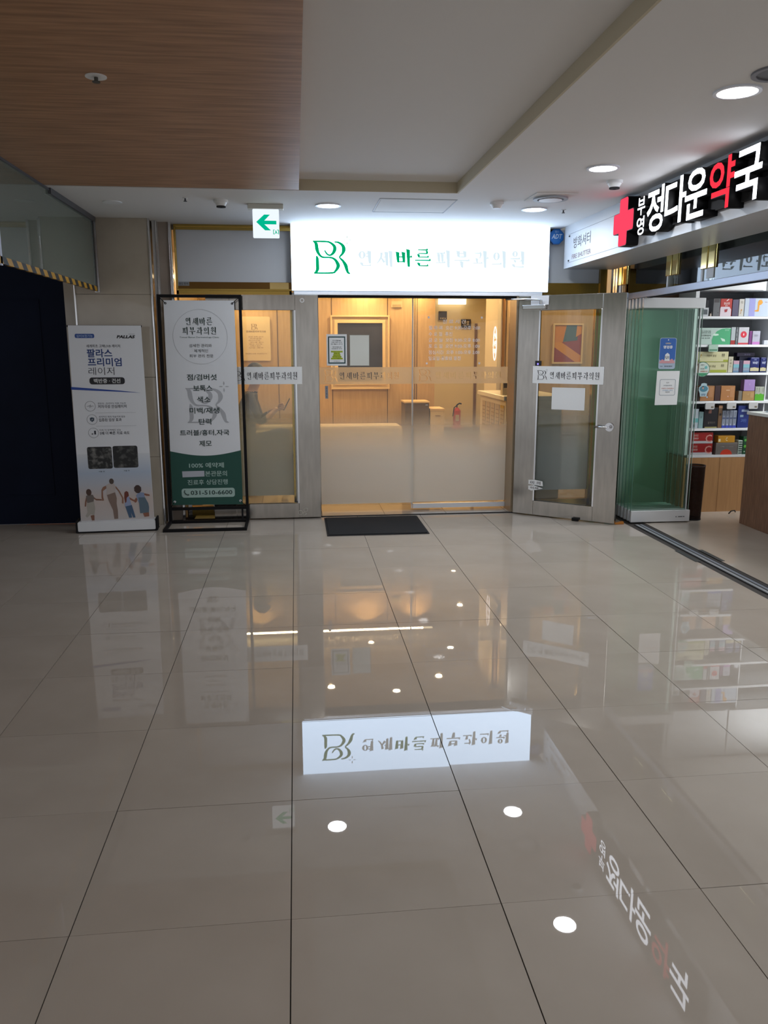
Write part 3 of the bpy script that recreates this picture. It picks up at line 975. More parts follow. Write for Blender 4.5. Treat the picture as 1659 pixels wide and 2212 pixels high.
# door mat
t = thing('door_mat', 'black rectangular mat in front of the clinic doorway', 'mat', (.675, 7.005, 0.0012))
MB().box(-.44, .44, -.37, .37, 0, .004).build('backing', BLACKM, t)
MB().box(-.425, .425, -.355, .355, .004, .010).build('pile', MAT_, t, bevel=.003)
t.rotation_euler = (0, 0, 0)

# ================================================================== SMOKE CURTAIN (left)
t = thing('smoke_curtain', 'hanging glass smoke screen with yellow and black striped lower edge', 'screen', (-1.655, 0, 0))
box('glass_pane', GLASS_CURT, t, -.004, .004, 4.96, 7.235, 2.075, H0 - .006)
box('glass_pane', GLASS_CURT, t, -.004, .004, 2.0, 4.93, 2.075, H0 - .006)
hz = mat('hazard_stripe', rough=.5)
n_, l_ = nodes(hz)
tc = n_.new('ShaderNodeTexCoord'); sx = n_.new('ShaderNodeSeparateXYZ')
ad = n_.new('ShaderNodeMath'); ad.operation = 'ADD'
ml = n_.new('ShaderNodeMath'); ml.operation = 'MULTIPLY'; ml.inputs[1].default_value = 1 / .172
fc = n_.new('ShaderNodeMath'); fc.operation = 'FRACT'
gt = n_.new('ShaderNodeMath'); gt.operation = 'GREATER_THAN'; gt.inputs[1].default_value = .5
mxc = n_.new('ShaderNodeMix'); mxc.data_type = 'RGBA'
mxc.inputs[6].default_value = (.012, .011, .010, 1); mxc.inputs[7].default_value = (.52, .27, .015, 1)
l_.new(tc.outputs['Object'], sx.inputs[0]); l_.new(sx.outputs['Y'], ad.inputs[0])
mz = n_.new('ShaderNodeMath'); mz.operation = 'MULTIPLY'; mz.inputs[1].default_value = 1.1
l_.new(sx.outputs['Z'], mz.inputs[0]); l_.new(mz.outputs[0], ad.inputs[1])
l_.new(ad.outputs[0], ml.inputs[0]); l_.new(ml.outputs[0], fc.inputs[0]); l_.new(fc.outputs[0], gt.inputs[0])
l_.new(gt.outputs[0], mxc.inputs[0]); l_.new(mxc.outputs[2], n_['Principled BSDF'].inputs['Base Color'])
box('striped_edge', hz, t, -.010, .010, 2.0, 7.235, 2.040, 2.080)
box('ceiling_track', mat('track_grey', (.10, .10, .11), .4, .5), t, -.022, .022, 6.0, 7.25, H0 - .040, H0)
box('ceiling_track', mat('track_grey'), t, -.012, .012, 2.0, 6.0, H0 - .018, H0 - .004)
box('end_frame', mat('dark_steel', (.16, .16, .17), .2, 1.0), t, -.020, .014, 7.19, 7.235, 2.04, H0 - .04)
box('end_frame', STEEL2, t, -.020, .020, 7.235, 7.262, 2.035, H0 - .0)
lab(box('joint_strip', mat('joint_white', (.62, .68, .85), .3), t, .0, .010, 4.930, 4.96, 2.03, H0 - .02), 'pale vertical joint strip')
# orange floor tape
ft = box('floor_tape', hm('#8a4416'), None, -2.46, -2.0, 7.405, 7.42, 0, .003)
tag(ft, 'thin orange tape on the floor at the foot of the navy wall', 'tape')

# ================================================================== ROLL-UP BANNER
t = thing('roll_up_banner', 'white roll-up banner with running family photo beside the navy wall', 'banner', (-1.58, 7.06, 0.0006), math.radians(3.5))
R0 = -1.58
base = MB().prism(rrect(-.325, .325, .012, .098, .012), -.05, .07).build('base', mat('base_silver', (.70, .73, .76), .35, .3), t)
for x0, x1 in ((-.342, -.325), (.325, .342)):
    MB().box(x0, x1, -.055, .085, .0, .11).build('end_cap', BLACK, t, bevel=.006)
box('foot', BLACK, t, -.33, .33, -.055, .085, 0, .013)
box('top_bar', BLACK, t, -.298, .302, .0, .012, 1.742, 1.757)
MB().cyl((0, .03, .09), .008, 1.66, n=10).build('pole', BLACK, t)
sh = MB().prism([(-.305, .098), (.312, .098), (.297, 1.755), (-.288, 1.755)], -.003, 0).build('sheet', SHEET, t)
# bluish to sand photo area gradient at the sheet's foot (printed)
pg = mat('printed_beach', rough=.45)
n_, l_ = nodes(pg)
tc = n_.new('ShaderNodeTexCoord'); sx = n_.new('ShaderNodeSeparateXYZ'); mr = n_.new('ShaderNodeMapRange')
mr.inputs['From Min'].default_value = .10; mr.inputs['From Max'].default_value = .68
cr = n_.new('ShaderNodeValToRGB')
el = cr.color_ramp.elements
el[0].color = (.50, .47, .46, 1); el[0].position = 0
el[1].color = (.62, .66, .71, 1); el[1].position = 1
e = el.new(.33); e.color = (.52, .45, .42, 1)
e = el.new(.55); e.color = (.45, .48, .54, 1)
e = el.new(.72); e.color = (.40, .48, .60, 1)
l_.new(tc.outputs['Object'], sx.inputs[0]); l_.new(sx.outputs['Z'], mr.inputs[0]); l_.new(mr.outputs[0], cr.inputs[0])
l_.new(cr.outputs[0], n_['Principled BSDF'].inputs['Base Color'])
MB().flat([(-.304, .099), (.311, .099), (.306, .68), (-.299, .68)], -.0035).build('printed_photo', pg, t, recalc=False)
B = lambda X: X - R0
yb = -.0040
DARK = hm('#1c2330')
NVY = hm('#1c3a78')
MB().flat(rrect(B(-1.819), B(-1.664), 1.652, 1.687, .012), yb).build('pill', hm('#2a4f94'), t, recalc=False)
text('실비보험가능', hm('#9db4d8'), t, B(-1.806), B(-1.677), 1.658, 1.681, yb - .0006, .01)
text('PALLAS', INK, t, B(-1.482), B(-1.338), 1.650, 1.676, yb, .05, shear=.3)
text('PREMIUM', hm('#5a6068'), t, B(-1.388), B(-1.338), 1.682, 1.688, yb)
text('세계최초 고체UVB 레이저', DARK, t, B(-1.733), B(-1.462), 1.575, 1.600, yb, .004)
text('팔라스', NVY, t, B(-1.733), B(-1.53), 1.494, 1.563, yb, .022)
text('프리미엄', NVY, t, B(-1.731), B(-1.458), 1.420, 1.490, yb, .022)
text('레이저', DARK, t, B(-1.730), B(-1.522), 1.348, 1.412, yb, -.008)
MB().flat(rrect(B(-1.728), B(-1.442), 1.270, 1.328, .022), yb).build('pill', INK, t, recalc=False)
text('백반증 · 건선', PAPER, t, B(-1.693), B(-1.478), 1.280, 1.318, yb - .0006, .014)
MB().flat([(-.300, 1.251), (-.300, 1.228), (-.12, 1.218), (.10, 1.206), (.265, 1.196), (.10, 1.216), (-.12, 1.235)], yb).build('swoosh', hm('#27489a'), t, recalc=False)
cx = [-.157, -.150, -.146]
for k, (z, a, b, e1, e2) in enumerate(((1.088, '영유아 · 임산부도 치료 가능한', '저자극성 안심레이저', .075, .078), (.975, '세계적인 해외 학술지에 발표', '입증된 임상 효과', .062, .03), (.862, '더욱 더 강력해진 성능', '5배 더 빠른 치료 속도', .02, .09))):
    MB().ring((cx[k], yb, z), .0405, .0425, .0003, 'y', 36).build('icon_ring', DARK, t)
    text(a, hm('#3a4350'), t, -.095, e1 + .06, z + .014, z + .030, yb, .0)
    text(b, DARK, t, -.095, e2 + .06, z - .018, z + .010, yb, .010)
    if k < 2:
        box('rule', hm('#8f969e'), t, -.12, .21, yb, yb + .0003, z - .058, z - .0565)
MB().tube([(-.185, yb, 1.088), (-.170, yb, 1.088), (-.165, yb, 1.095), (-.160, yb, 1.075), (-.155, yb, 1.102), (-.150, yb, 1.08), (-.145, yb, 1.09), (-.130, yb, 1.088)], .001, 4).build('icon_wave', DARK, t)
MB().flat([(-.150, .995), (-.132, .989), (-.133, .968), (-.150, .954), (-.167, .968), (-.168, .989)], yb).build('icon_shield', hm('#3b4b5c'), t, recalc=False)
MB().flat([(-.157, .974), (-.152, .968), (-.141, .981), (-.143, .983), (-.152, .972), (-.155, .976)], yb - .0004).build('icon_tick', PAPER, t, recalc=False)
MB().flat([(-.162, .848), (-.150, .848), (-.150, .857), (-.162, .857)], yb).flat([(-.140, .848), (-.127, .848), (-.127, .880), (-.140, .880)], yb).build('icon_bars', DARK, t, recalc=False)
# two dark scan pictures
def scan(name, x0, x1, z0, z1, bright):
    m = mat('scan_print_%d' % int(bright * 100), rough=.5)
    noisy(m, (.008, .009, .010), (bright, bright, bright * .95), 22, (1, 1, 1), 6, .48, .85)
    return MB().flat(rrect(x0, x1, z0, z1, .016), yb).build(name, m, t, recalc=False)
scan('scan_picture', -.210, -.008, .552, .742, .30)
scan('scan_picture', .000, .206, .556, .746, .16)
text('시술 전', DARK, t, -.128, -.078, .522, .534, yb, .01)
text('시술 후', DARK, t, .080, .130, .524, .536, yb, .01)
# printed family of four running figures
FIGN = [0]
def fig(parts):
    for (nm, col, polys) in parts:
        mb = MB()
        for p in polys:
            FIGN[0] += 1
            mb.flat(p, yb - .00006 * FIGN[0])
        mb.build(nm, hm(col), t, recalc=False)
def S(px, pz):  # crop px of the banner foot -> sheet metres
    return (-.300 + (px - 225) * .000466 + (1880 - pz) * -.00001, .100 + (1885 - pz) * .000590)
def SP(*l):
    return [S(*p) for p in l]
fig([('printed_arm', '#7c5644', [SP((350, 1520), (320, 1600), (305, 1670), (330, 1675), (345, 1610), (370, 1540)), SP((480, 1530), (520, 1560), (620, 1570), (620, 1590), (520, 1585), (475, 1555)), SP((395, 1810), (465, 1800), (458, 1885), (412, 1885))]),
     ('printed_top', '#6b6460', [SP((345, 1515), (400, 1495), (470, 1500), (490, 1540), (470, 1610), (355, 1620))]),
     ('printed_skirt', '#a39f96', [SP((345, 1625), (480, 1600), (490, 1700), (465, 1810), (400, 1790), (330, 1840), (305, 1815), (345, 1760))]),
     ('printed_hair', '#4a342c', [[S(402 + 48 * math.cos(a * PI / 8), 1462 + 50 * math.sin(a * PI / 8)) for a in range(16)]])])
fig([('printed_arm', '#8a6450', [SP((715, 1370), (660, 1390), (630, 1430), (620, 1540), (625, 1595), (660, 1590), (650, 1530), (655, 1450), (720, 1410)), SP((870, 1390), (930, 1460), (985, 1560), (975, 1640), (1005, 1645), (1010, 1560), (950, 1450), (890, 1380))]),
     ('printed_shirt', '#b3aaa6', [SP((720, 1365), (770, 1340), (860, 1340), (890, 1385), (870, 1475), (720, 1510), (725, 1430))]),
     ('printed_trousers', '#7d6a60', [SP((720, 1510), (870, 1472), (890, 1560), (880, 1640), (890, 1750), (885, 1870), (815, 1872), (805, 1740), (745, 1600))]),
     ('printed_hair', '#4b3f38', [[S(822 + 42 * math.cos(a * PI / 8), 1308 + 42 * math.sin(a * PI / 8)) for a in range(16)]])])
fig([('printed_arm', '#8a5a46', [SP((1115, 1550), (1160, 1575), (1210, 1600), (1215, 1630), (1150, 1600), (1110, 1580))]),
     ('printed_top', '#8f9cbd', [SP((1045, 1540), (1110, 1530), (1145, 1670), (1020, 1690))]),
     ('printed_trousers', '#3f5a78', [SP((1030, 1690), (1150, 1670), (1175, 1760), (1200, 1860), (1155, 1862), (1125, 1780), (1135, 1862), (1085, 1862), (1060, 1780))]),
     ('printed_hair', '#6a3326', [SP((1035, 1480), (1070, 1458), (1105, 1475), (1112, 1530), (1070, 1560), (1060, 1620), (1035, 1640), (1025, 1560))])])
fig([('printed_arm', '#8a5a46', [SP((1395, 1500), (1485, 1520), (1488, 1542), (1430, 1540), (1385, 1525)), SP((1240, 1560), (1200, 1600), (1210, 1640), (1240, 1630), (1260, 1590)), SP((1340, 1800), (1450, 1780), (1450, 1850), (1365, 1855))]),
     ('printed_top', '#7f8fae', [SP((1240, 1530), (1300, 1480), (1390, 1490), (1390, 1530), (1420, 1620), (1280, 1640))]),
     ('printed_dungarees', '#566a78', [SP((1280, 1560), (1400, 1560), (1450, 1650), (1460, 1710), (1450, 1790), (1290, 1800), (1285, 1660))]),
     ('printed_hair', '#3d2c28', [[S(1280 + (62 + 7 * (a % 2)) * math.cos(a * PI / 8), 1435 + 62 * math.sin(a * PI / 8)) for a in range(16)]])])
sea = MB()

# ================================================================== BLACK BANNER STAND
t = thing('banner_stand', 'black tube stand holding the green footed clinic banner', 'banner stand', (-.818, 7.31, 0.0006))
r = .0125
xa, xb = -.348, .348
up = MB()
up.box(xa - r, xa + r, -r, r, .0, 2.024).build('post', BLACK, t)
MB().box(xb - r, xb + r, -r, r, .0, 2.024).build('post', BLACK, t)
box('top_bar', BLACK, t, xa + r, xb - r, -r, r, 1.999, 2.024)
box('cross_bar', BLACK, t, xa + r, xb - r, -r, r, .122, .147)
box('base_bar', BLACK, t, xa + r, xb - r, -r, r, 0, .025)
box('base_bar', BLACK, t, xa - r, xb + r, -.370, -.345, 0, .025)
box('side_bar', BLACK, t, xa - r, xa + r, -.345, -r, 0, .025)
box('side_bar', BLACK, t, xb - r, xb + r, -.345, -r, 0, .025)
sheet = MB().prism([(-.322, .172), (.308, .166), (.297, 1.975), (-.305, 1.975)], -.006, -.004).build('sheet', SHEET, t)
GRN = hm('#174a40')
K = lambda X: X + .818
arcp = [(-.318 + (.628) * k / 16, .664 - .045 * math.sin(PI * k / 16)) for k in range(17)]
MB().flat([(-.322, .172), (.308, .166)] + [(x, z) for x, z in reversed(arcp)], -.0068).build('printed_foot', GRN, t, recalc=False)
for (x, z) in ((-.290, 1.950), (.280, 1.950), (-.300, .202), (.288, .200)):
    MB().ring((x, -.0085, z), .005, .010, .002, 'y', 16).build('eyelet', hm('#23282c') if z > 1 else STEEL2, t)
for (x, z, dx, dz) in ((-.290, 1.950, -.048, .048), (.280, 1.950, .055, .048), (-.300, .202, -.04, -.055), (.288, .200, .05, -.055)):
    MB().tube([(x, -.008, z), (x + dx, 0, z + dz)], .003, 6).build('elastic_tie', BLACK, t)
ys = -.0078
DG = hm('#12302c')
MB().ring((-.006, ys + .0004, 1.665), .233, .235, .0002, 'y', 64).build('printed_circle', hm('#9a9ea2'), t)
logo(t, hm('#aaaeb4'), -.155, 1.220, .00122, -.0072, wscale=1.5)
name_letters('연세바른', DG, t, -.130, .108, 1.765, 1.832, ys, 1.45)
name_letters('피부과의원', DG, t, -.162, .142, 1.685, 1.752, ys, 1.45)
text('Yonsei Barun Dermatology Clinic', hm('#3a5a54'), t, -.185, .155, 1.653, 1.669, ys, .0)
text('섬세한 관리와', hm('#31363a'), t, -.105, .090, 1.577, 1.605, ys)
text('체계적인', hm('#31363a'), t, -.065, .055, 1.532, 1.560, ys)
text('피부 관리 전문', hm('#31363a'), t, -.105, .100, 1.488, 1.516, ys)
lines = [('점/검버섯', -.135, .125, 1.317), ('보톡스', -.085, .082, 1.220), ('색소', -.055, .060, 1.122), ('미백/재생', -.125, .135, 1.024),
         ('탄력', -.050, .060, .925), ('트러블/흉터,자국', -.220, .215, .826), ('제모', -.055, .055, .730)]
for (s_, a, b, z) in lines:
    text(s_, DG, t, a - .003, b - .003, z - .027, z + .027, ys - .0004, .012)
MN = hm('#9fbab4')
text('100% 예약제', MN, t, -.158, .152, .508, .556, ys, .018)
MB().flat([(-.220, .425), (-.025, .430), (-.025, .482), (-.222, .480)], ys - .0004).build('cover_patch', hm('#aeb4bf'), t, recalc=False)
text('본관문의', MN, t, -.018, .176, .430, .480, ys, .012)
text('진료후 상담진행', MN, t, -.178, .180, .354, .402, ys, .010)
MB().flat(rrect(-.235, .240, .238, .322, .022), ys).build('phone_pill', MN, t, recalc=False)
text('031-510-6600', DG, t, -.155, .218, .262, .302, ys - .0006, .018)
MB().tube([(-.205, ys - .001, .304), (-.212, ys - .001, .292), (-.200, ys - .001, .272), (-.180, ys - .001, .262), (-.172, ys - .001, .266)], [.007, .004, .0045, .004, .007], 6).build('phone_icon', DG, t)

# ================================================================== PHARMACY LETTERS
t = thing('pharmacy_sign', 'glowing channel letters with red cross over the pharmacy front', 'sign', (2.37, 0, 0), -PI / 2)
def chan(s, ya, yb_, z0, z1, m, label=None, bold=.016):
    face = text(s, m, t, -ya, -yb_, z0, z1, -.0015, bold, name='letter_face', res=3)
    text(s, BLACK, t, -ya - .003, -yb_ + .003, z0 - .003, z1 + .003, 0, bold * 1.3, depth=.088, name='letter_return', res=3)
    if label:
        face['label'] = label
chan('정', 5.442, 5.194, 2.317, 2.595, WHTL)
chan('다', 5.172, 4.892, 2.325, 2.597, WHTL)
chan('운', 4.902, 4.637, 2.320, 2.597, WHTL)
chan('약', 4.613, 4.346, 2.320, 2.593, REDL, 'glowing red syllable')
chan('국', 4.344, 4.081, 2.316, 2.586, WHTL)
chan('부', 5.598, 5.478, 2.455, 2.571, WHTL, None, .010)
chan('영', 5.598, 5.478, 2.325, 2.445, WHTL, None, .010)
lab(box('back_panel', BLACKM, t, -5.60, -4.02, .070, .089, 2.345, 2.612), 'black panel behind the letters')
c_ = .072
def cross(y0, y1, z0, z1, a, rr):
    cyc, czc = (y0 + y1) / 2, (z0 + z1) / 2
    hx, hz = (y1 - y0) / 2, (z1 - z0) / 2
    out = []
    def corner(px, pz, a0, conv=True):
        for k in range(4):
            an = a0 + (PI / 2) * k / 3
            out.append((px + rr * math.cos(an), pz + rr * math.sin(an)))
    corner(a - rr, hz - rr, 0); corner(-a + rr, hz - rr, PI / 2)
    out.append((-a, a * .95))
    corner(-hx + rr, a * .95 - rr, PI / 2); corner(-hx + rr, -a * .95 + rr, PI)
    out.append((-a, -a * .95))
    corner(-a + rr, -hz + rr, PI); corner(a - rr, -hz + rr, 1.5 * PI)
    out.append((a, -a * .95))
    corner(hx - rr, -a * .95 + rr, 1.5 * PI); corner(hx - rr, a * .95 - rr, 0)
    out.append((a, a * .95))
    return [(x + cyc, z + czc) for x, z in out]
MB().prism(cross(-6.018, -5.666, 2.292, 2.618, .072, .018), -.0015, -.0005).build('cross_face', emis('cross_red', (1.0, .06, .12), .86), t)
MB().prism(cross(-6.023, -5.661, 2.288, 2.622, .076, .018), 0, .09).build('cross_return', BLACK, t)

# ================================================================== PHARMACY FRONT: rail, transom, folding glass
rl = box('trim_2', mat('rail_blue_grey', (.42, .44, .52), .35, .3), None, 3.02, 3.09, -1.0, 7.50, 1.998, 2.052, bevel=.003)
tag(rl, 'long grey header rail the folding glass hangs from', None, kind='structure')
box('rail_slot', BLACKM, rl, 3.045, 3.065, -1.0, 7.5, 1.990, 1.999)
tw = thing('window_3', 'glass transom panes with brass clamps above the pharmacy opening', None, (3.05, 0, 0), kind='structure')
ym = [7.48, 6.42, 5.84, 4.6, 3.2, 1.8, .4]
for a, b in zip(ym, ym[1:]):
    box('glass_pane', GLASS_TRAN, tw, -.005, .005, b + .004, a - .004, 2.052, 2.626)
for yy in (7.42, 6.42, 5.84, 4.6):
    for s_ in (-1, 1):
        c = yy + s_ * .055
        MB().box(-.022, -.006, c - .045, c + .045, 2.14, 2.34).build('brass_clamp', BRASS2, tw, bevel=.004)
for yy in (7.53, 7.59):
    box('steel_post', STEEL2, tw, -.03, .01, yy - .02, yy + .02, 0, 2.63)
for yy in (6.50, 5.93):
    box('white_bracket', WHITE, tw, -.012, .012, yy - .012, yy + .012, 2.052, 2.20)
box('white_bracket', WHITE, tw, -.012, -.006, 5.76, 5.86, 2.07, 2.15)
# brown wall strip above rail seen through the glass
# folding panels stack
for i, yy in enumerate((7.20, 7.13, 7.06, 6.985, 6.91, 6.84)):
    front = i == 5
    names = ['rearmost panel of the folded glass stack', 'second panel from the rear of the folded glass stack', 'third panel from the rear of the folded glass stack',
             'third panel from the front of the folded glass stack', 'second panel from the front of the folded glass stack', 'foremost green glass folding panel with white rails, carrying the blue open tag']
    p = thing('folding_panel', names[i] if front else 'green glass folding panel, ' + names[i], 'glass panel', (3.0, yy, 0), group='folded glass panels')
    x1 = .545 - (.0 if front else .01 * (5 - i))
    x0 = -.004
    box('glass_pane', GLASS_FOLD, p, x0 + .002, x1 - .002, 0, .011, .10, 1.92)
    box('glass_edge', GEDGE, p, x0, x0 + .002, 0, .011, .10, 1.92)
    box('glass_edge', GEDGE2, p, x1 - .002, x1, 0, .011, .10, 1.92)
    box('top_rail', mat('rail_white', (.66, .68, .70), .4, .2), p, x0, x1 + .01, -.014, .024, 1.905, 1.992 if not front else 1.992, bevel=.003)
    box('bottom_rail', mat('rail_white'), p, x0, x1 + .01, -.014, .024, .012, .116, bevel=.003)
    if front:
        box('end_stile', mat('rail_white'), p, x1 - .030, x1 - .022, -.004, .016, .116, 1.905)
        for (a, b) in ((.42, .43), (.445, .485), (.49, .505)):
            box('lock', hm('#55585c'), p, a, b, -.016, -.014, .052, .060)
    box('roller', STEEL2, p, .02, .05, 0, .012, 1.992, 1.998)
yg = 6.84
op = thing('open_tag', 'blue hanging open tag on the front folding glass panel', 'tag', (3.166, yg - .002, 1.385))
MB().prism(rrect(0, .152, 0, .268, .018), -.003, 0).build('plate', hm('#9fb0c4'), op)
MB().flat(rrect(.004, .148, .075, .264, .016), -.0035).build('printed_sky', hm('#235aa8'), op, recalc=False)
text('OPEN', hm('#d8c890'), op, .052, .100, .214, .226, -.0042, .01)
text('영업중', PAPER, op, .034, .118, .176, .202, -.0042, .03)
MB().flat([(.006, .062), (.03, .085), (.05, .075), (.075, .105), (.10, .078), (.12, .09), (.146, .062), (.146, .05), (.006, .05)], -.0042).build('printed_hills', hm('#c48f96'), op, recalc=False)
MB().flat([(.05, .07), (.098, .07), (.095, .125), (.075, .14), (.055, .125)], -.0048).build('printed_figure', hm('#d6dade'), op, recalc=False)
text('U1', INK, op, .060, .090, .088, .112, -.0054, .02)
text('U1  유비케어', INK, op, .016, .125, .018, .030, -.0042, .01)
MB().cyl((.076, -.0045, .250), .005, .001, 'y', 12).build('hole', PAPER, op)
ws = thing('notice_sheet', 'white sheet with rounded framed notice on the front folding glass panel', 'notice', (3.155, yg - .002, 1.070))
MB().prism([(0, 0), (.206, .002), (.212, .298), (.004, .298)], -.002, 0).build('sheet', PAPER, ws)
ringm = MB()
o_, i_ = rrect(.035, .180, .085, .225, .012), rrect(.038, .177, .088, .222, .010)
for k in range(len(o_)):
    ringm.flat([o_[k], o_[(k + 1) % len(o_)], i_[(k + 1) % len(o_)], i_[k]], -.0025)
ringm.build('printed_border', hm('#4a6478'), ws, recalc=False)
for (s_, a, b, z, c) in (('U1', .095, .118, .190, '#25323c'), ('우리동네약국', .070, .148, .165, '#3c5060'), ('처방전 모바일접수', .052, .168, .140, '#b05a4a'), ('고객센터 안내', .062, .155, .123, '#6a9ac0'), ('이용안내', .090, .130, .108, '#25323c')):
    text(s_, hm(c), ws, a, b, z, z + .012, -.0027, .008)
wg = thing('door_wedge', 'small orange wedge on the floor between right door and glass panels', 'wedge', (2.885, 6.83, .0012))
MB().prism([(-.04, 0), (.04, 0), (.04, .022), (-.04, .004)], -.02, .02).build('wedge', hm('#a8681c'), wg)
# floor track
tk = thing('trim_3', 'steel floor track of the folding glass front', None, (0, 0, 0), kind='structure')
for (a, b, m_) in ((3.008, 3.020, BLACKM), (3.020, 3.046, hm('#8c9094', .35)), (3.046, 3.060, BLACKM), (3.060, 3.084, hm('#6c7480', .35)), (3.084, 3.096, BLACKM)):
    box('track_strip', m_, tk, a, b, 1.0, 6.78, .0, .0025)
for (a, b) in ((2.935, 2.975), (3.13, 3.165)):
    box('drain_slot', hm('#2c2e2e'), tk, a, b, 5.49, 5.83, .0012, .003)

# ================================================================== PHARMACY CABINET AND STOCK
cb = thing('display_cabinet', 'white shelved display cabinet with wooden base in the pharmacy', 'cabinet', (0, 7.26, 0))
CW = mat('cabinet_white', (.68, .70, .72), .45)
CG = mat('cabinet_back', (.30, .31, .32), .6)
x0c, x1c = 3.715, 6.2
box('side_panel', CW, cb, x0c - .035, x0c, 0, .38, .56, 2.086)
box('side_panel', CW, cb, x1c, x1c + .035, 0, .38, .56, 2.086)
box('back_panel', CG, cb, x0c, x1c, .36, .38, .56, 2.086)
SH = [.535, .792, 1.050, 1.315, 1.575, 1.832]
for z in SH:
    box('shelf', CW, cb, x0c, x1c, 0, .36, z, z + .022)
for k, x in enumerate((x0c, 4.365, 4.99, 5.60)):
    box('cupboard_door', CW, cb, x + .002, min(x + .62, x1c), -.012, .0, 2.09, 2.60, bevel=.002)
box('cupboard', CW, cb, x0c - .035, x1c + .035, .0, .38, 2.086, 2.62)
box('base_carcass', WOODB, cb, x0c - .03, x1c, .02, .38, 0, .535)
for k in range(6):
    box('base_door', WOODB, cb, x0c - .03 + k * .36 + .0015, x0c - .03 + (k + 1) * .36 - .0015, 0, .02, 0.0, .533)
for k in range(1, 4):
    box('divider', CW, cb, x0c + .735 + (k - 1) * .75, x0c + .745 + (k - 1) * .75, .02, .36, .56, 2.086)

YB = 7.275
def product(name, label, cat, x0, x1, z0, z1, col, d=.10, prints=(), side=None, y=YB, group='boxes on the pharmacy shelves', rough=.45, dy=0):
    t = thing(name, label, cat, ((x0 + x1) / 2, y + dy, z0 + .0012), group=group)
    hw, hh = (x1 - x0) / 2 - .001, z1 - z0 - .0016
    b = box('carton', hm(col, rough), t, -hw, hw, 0, d, 0.0004, hh, bevel=.0015)
    for n_p, pr in enumerate(prints):
        k = pr[0]
        dl = n_p * .00012
        if k == 'r':      # rect: u0,u1,v0,v1,col
            _, u0, u1, v0, v1, c = pr
            MB().flat([(-hw + 2 * hw * u0, hh * v0), (-hw + 2 * hw * u1, hh * v0), (-hw + 2 * hw * u1, hh * v1), (-hw + 2 * hw * u0, hh * v1)], -.0006 - dl).build('printed_panel', hm(c), t, recalc=False)
        elif k == 'c':    # disc
            _, u, v, rr, c = pr
            MB().flat(ell(-hw + 2 * hw * u, hh * v, rr, rr), -.0006 - dl).build('printed_disc', hm(c), t, recalc=False)
        elif k == 'p':    # polygon in u,v
            _, pts, c = pr
            MB().flat([(-hw + 2 * hw * u, hh * v) for u, v in pts], -.0006 - dl).build('printed_shape', hm(c), t, recalc=False)
        elif k == 't':    # text
            _, s, u0, u1, v0, v1, c = pr
            text(s, hm(c), t, -hw + 2 * hw * u0, -hw + 2 * hw * u1, hh * v0, hh * v1, -.0010 - dl, .012)
    return t
GIR = [(.30, .02), (.55, .04), (.58, .55), (.80, .60), (.98, .78), (.80, 1.0), (.50, .98), (.36, .80), (.38, .18), (.05, .12), (.0, .05)]
def sub(pts, u0, u1, v0, v1):
    return [(u0 + a * (u1 - u0), v0 + b * (v1 - v0)) for a, b in pts]
z = 1.854
product('photo_card', 'small white card with grey picture at the left of the top shelf', 'card', 3.752, 3.822, z, 1.932, '#b8bcc0', .01, [('r', .1, .85, .2, .8, '#4a5258')])
t = thing('figurine', 'tiny dark haired figurine on the top shelf', 'figurine', (3.842, YB, z))
MB().cyl((0, 0, 0), .008, .026, n=10, r2=.006).build('body', hm('#d0c0b0'), t)
MB().cyl((0, 0, .026), .008, .014, n=10).build('head', hm('#2a2220'), t)
product('medicine_box', 'grey carton left of the red box on the top shelf', 'box', 3.863, 3.930, z, 2.014, '#5c5d60', .09, [('r', .1, .9, .78, .98, '#3a3436'), ('c', .75, .2, .005, '#3c3c40')])
product('medicine_box', 'red and white carton on the top shelf', 'box', 3.932, 4.046, z, 2.014, '#a8281e', .09,
        [('p', [(0, 0), (.95, 0), (.95, .38), (.78, .54), (.05, .54), (0, .45)], '#c8bcc4'), ('p', [(.35, .38), (.65, .42), (.6, .25), (.4, .22)], '#96242c'), ('p', [(.45, .86), (.68, 1.0), (.72, .98), (.6, .88)], '#d8c8c8'), ('t', '홍삼정', .28, .78, .66, .80, '#e0c8c4'), ('t', '골드', .4, .65, .56, .64, '#e0c8c4')])
product('medicine_box', 'dark mauve carton right of the red box on the top shelf', 'box', 4.050, 4.112, z, 2.006, '#4c4660', .09)
product('medicine_box', 'narrow white carton with small orange animal on the top shelf', 'box', 4.115, 4.166, z, 2.012, '#b8b6b0', .09, [('t', '키즈', .3, .75, .72, .88, '#8a8478'), ('p', sub(GIR, .25, .65, .15, .42), '#a87830')])
product('medicine_box', 'wide white carton with lilac stripe and orange giraffe on the top shelf', 'box', 4.170, 4.442, z, 2.019, '#a8b4c4', .09,
        [('r', .16, .38, 0, 1, '#8a8cc0'), ('p', sub(GIR, .36, .66, .25, .92), '#c88a1e'), ('t', '키즈 유산균', .72, .96, .76, .82, '#a06858')])
z = 1.597
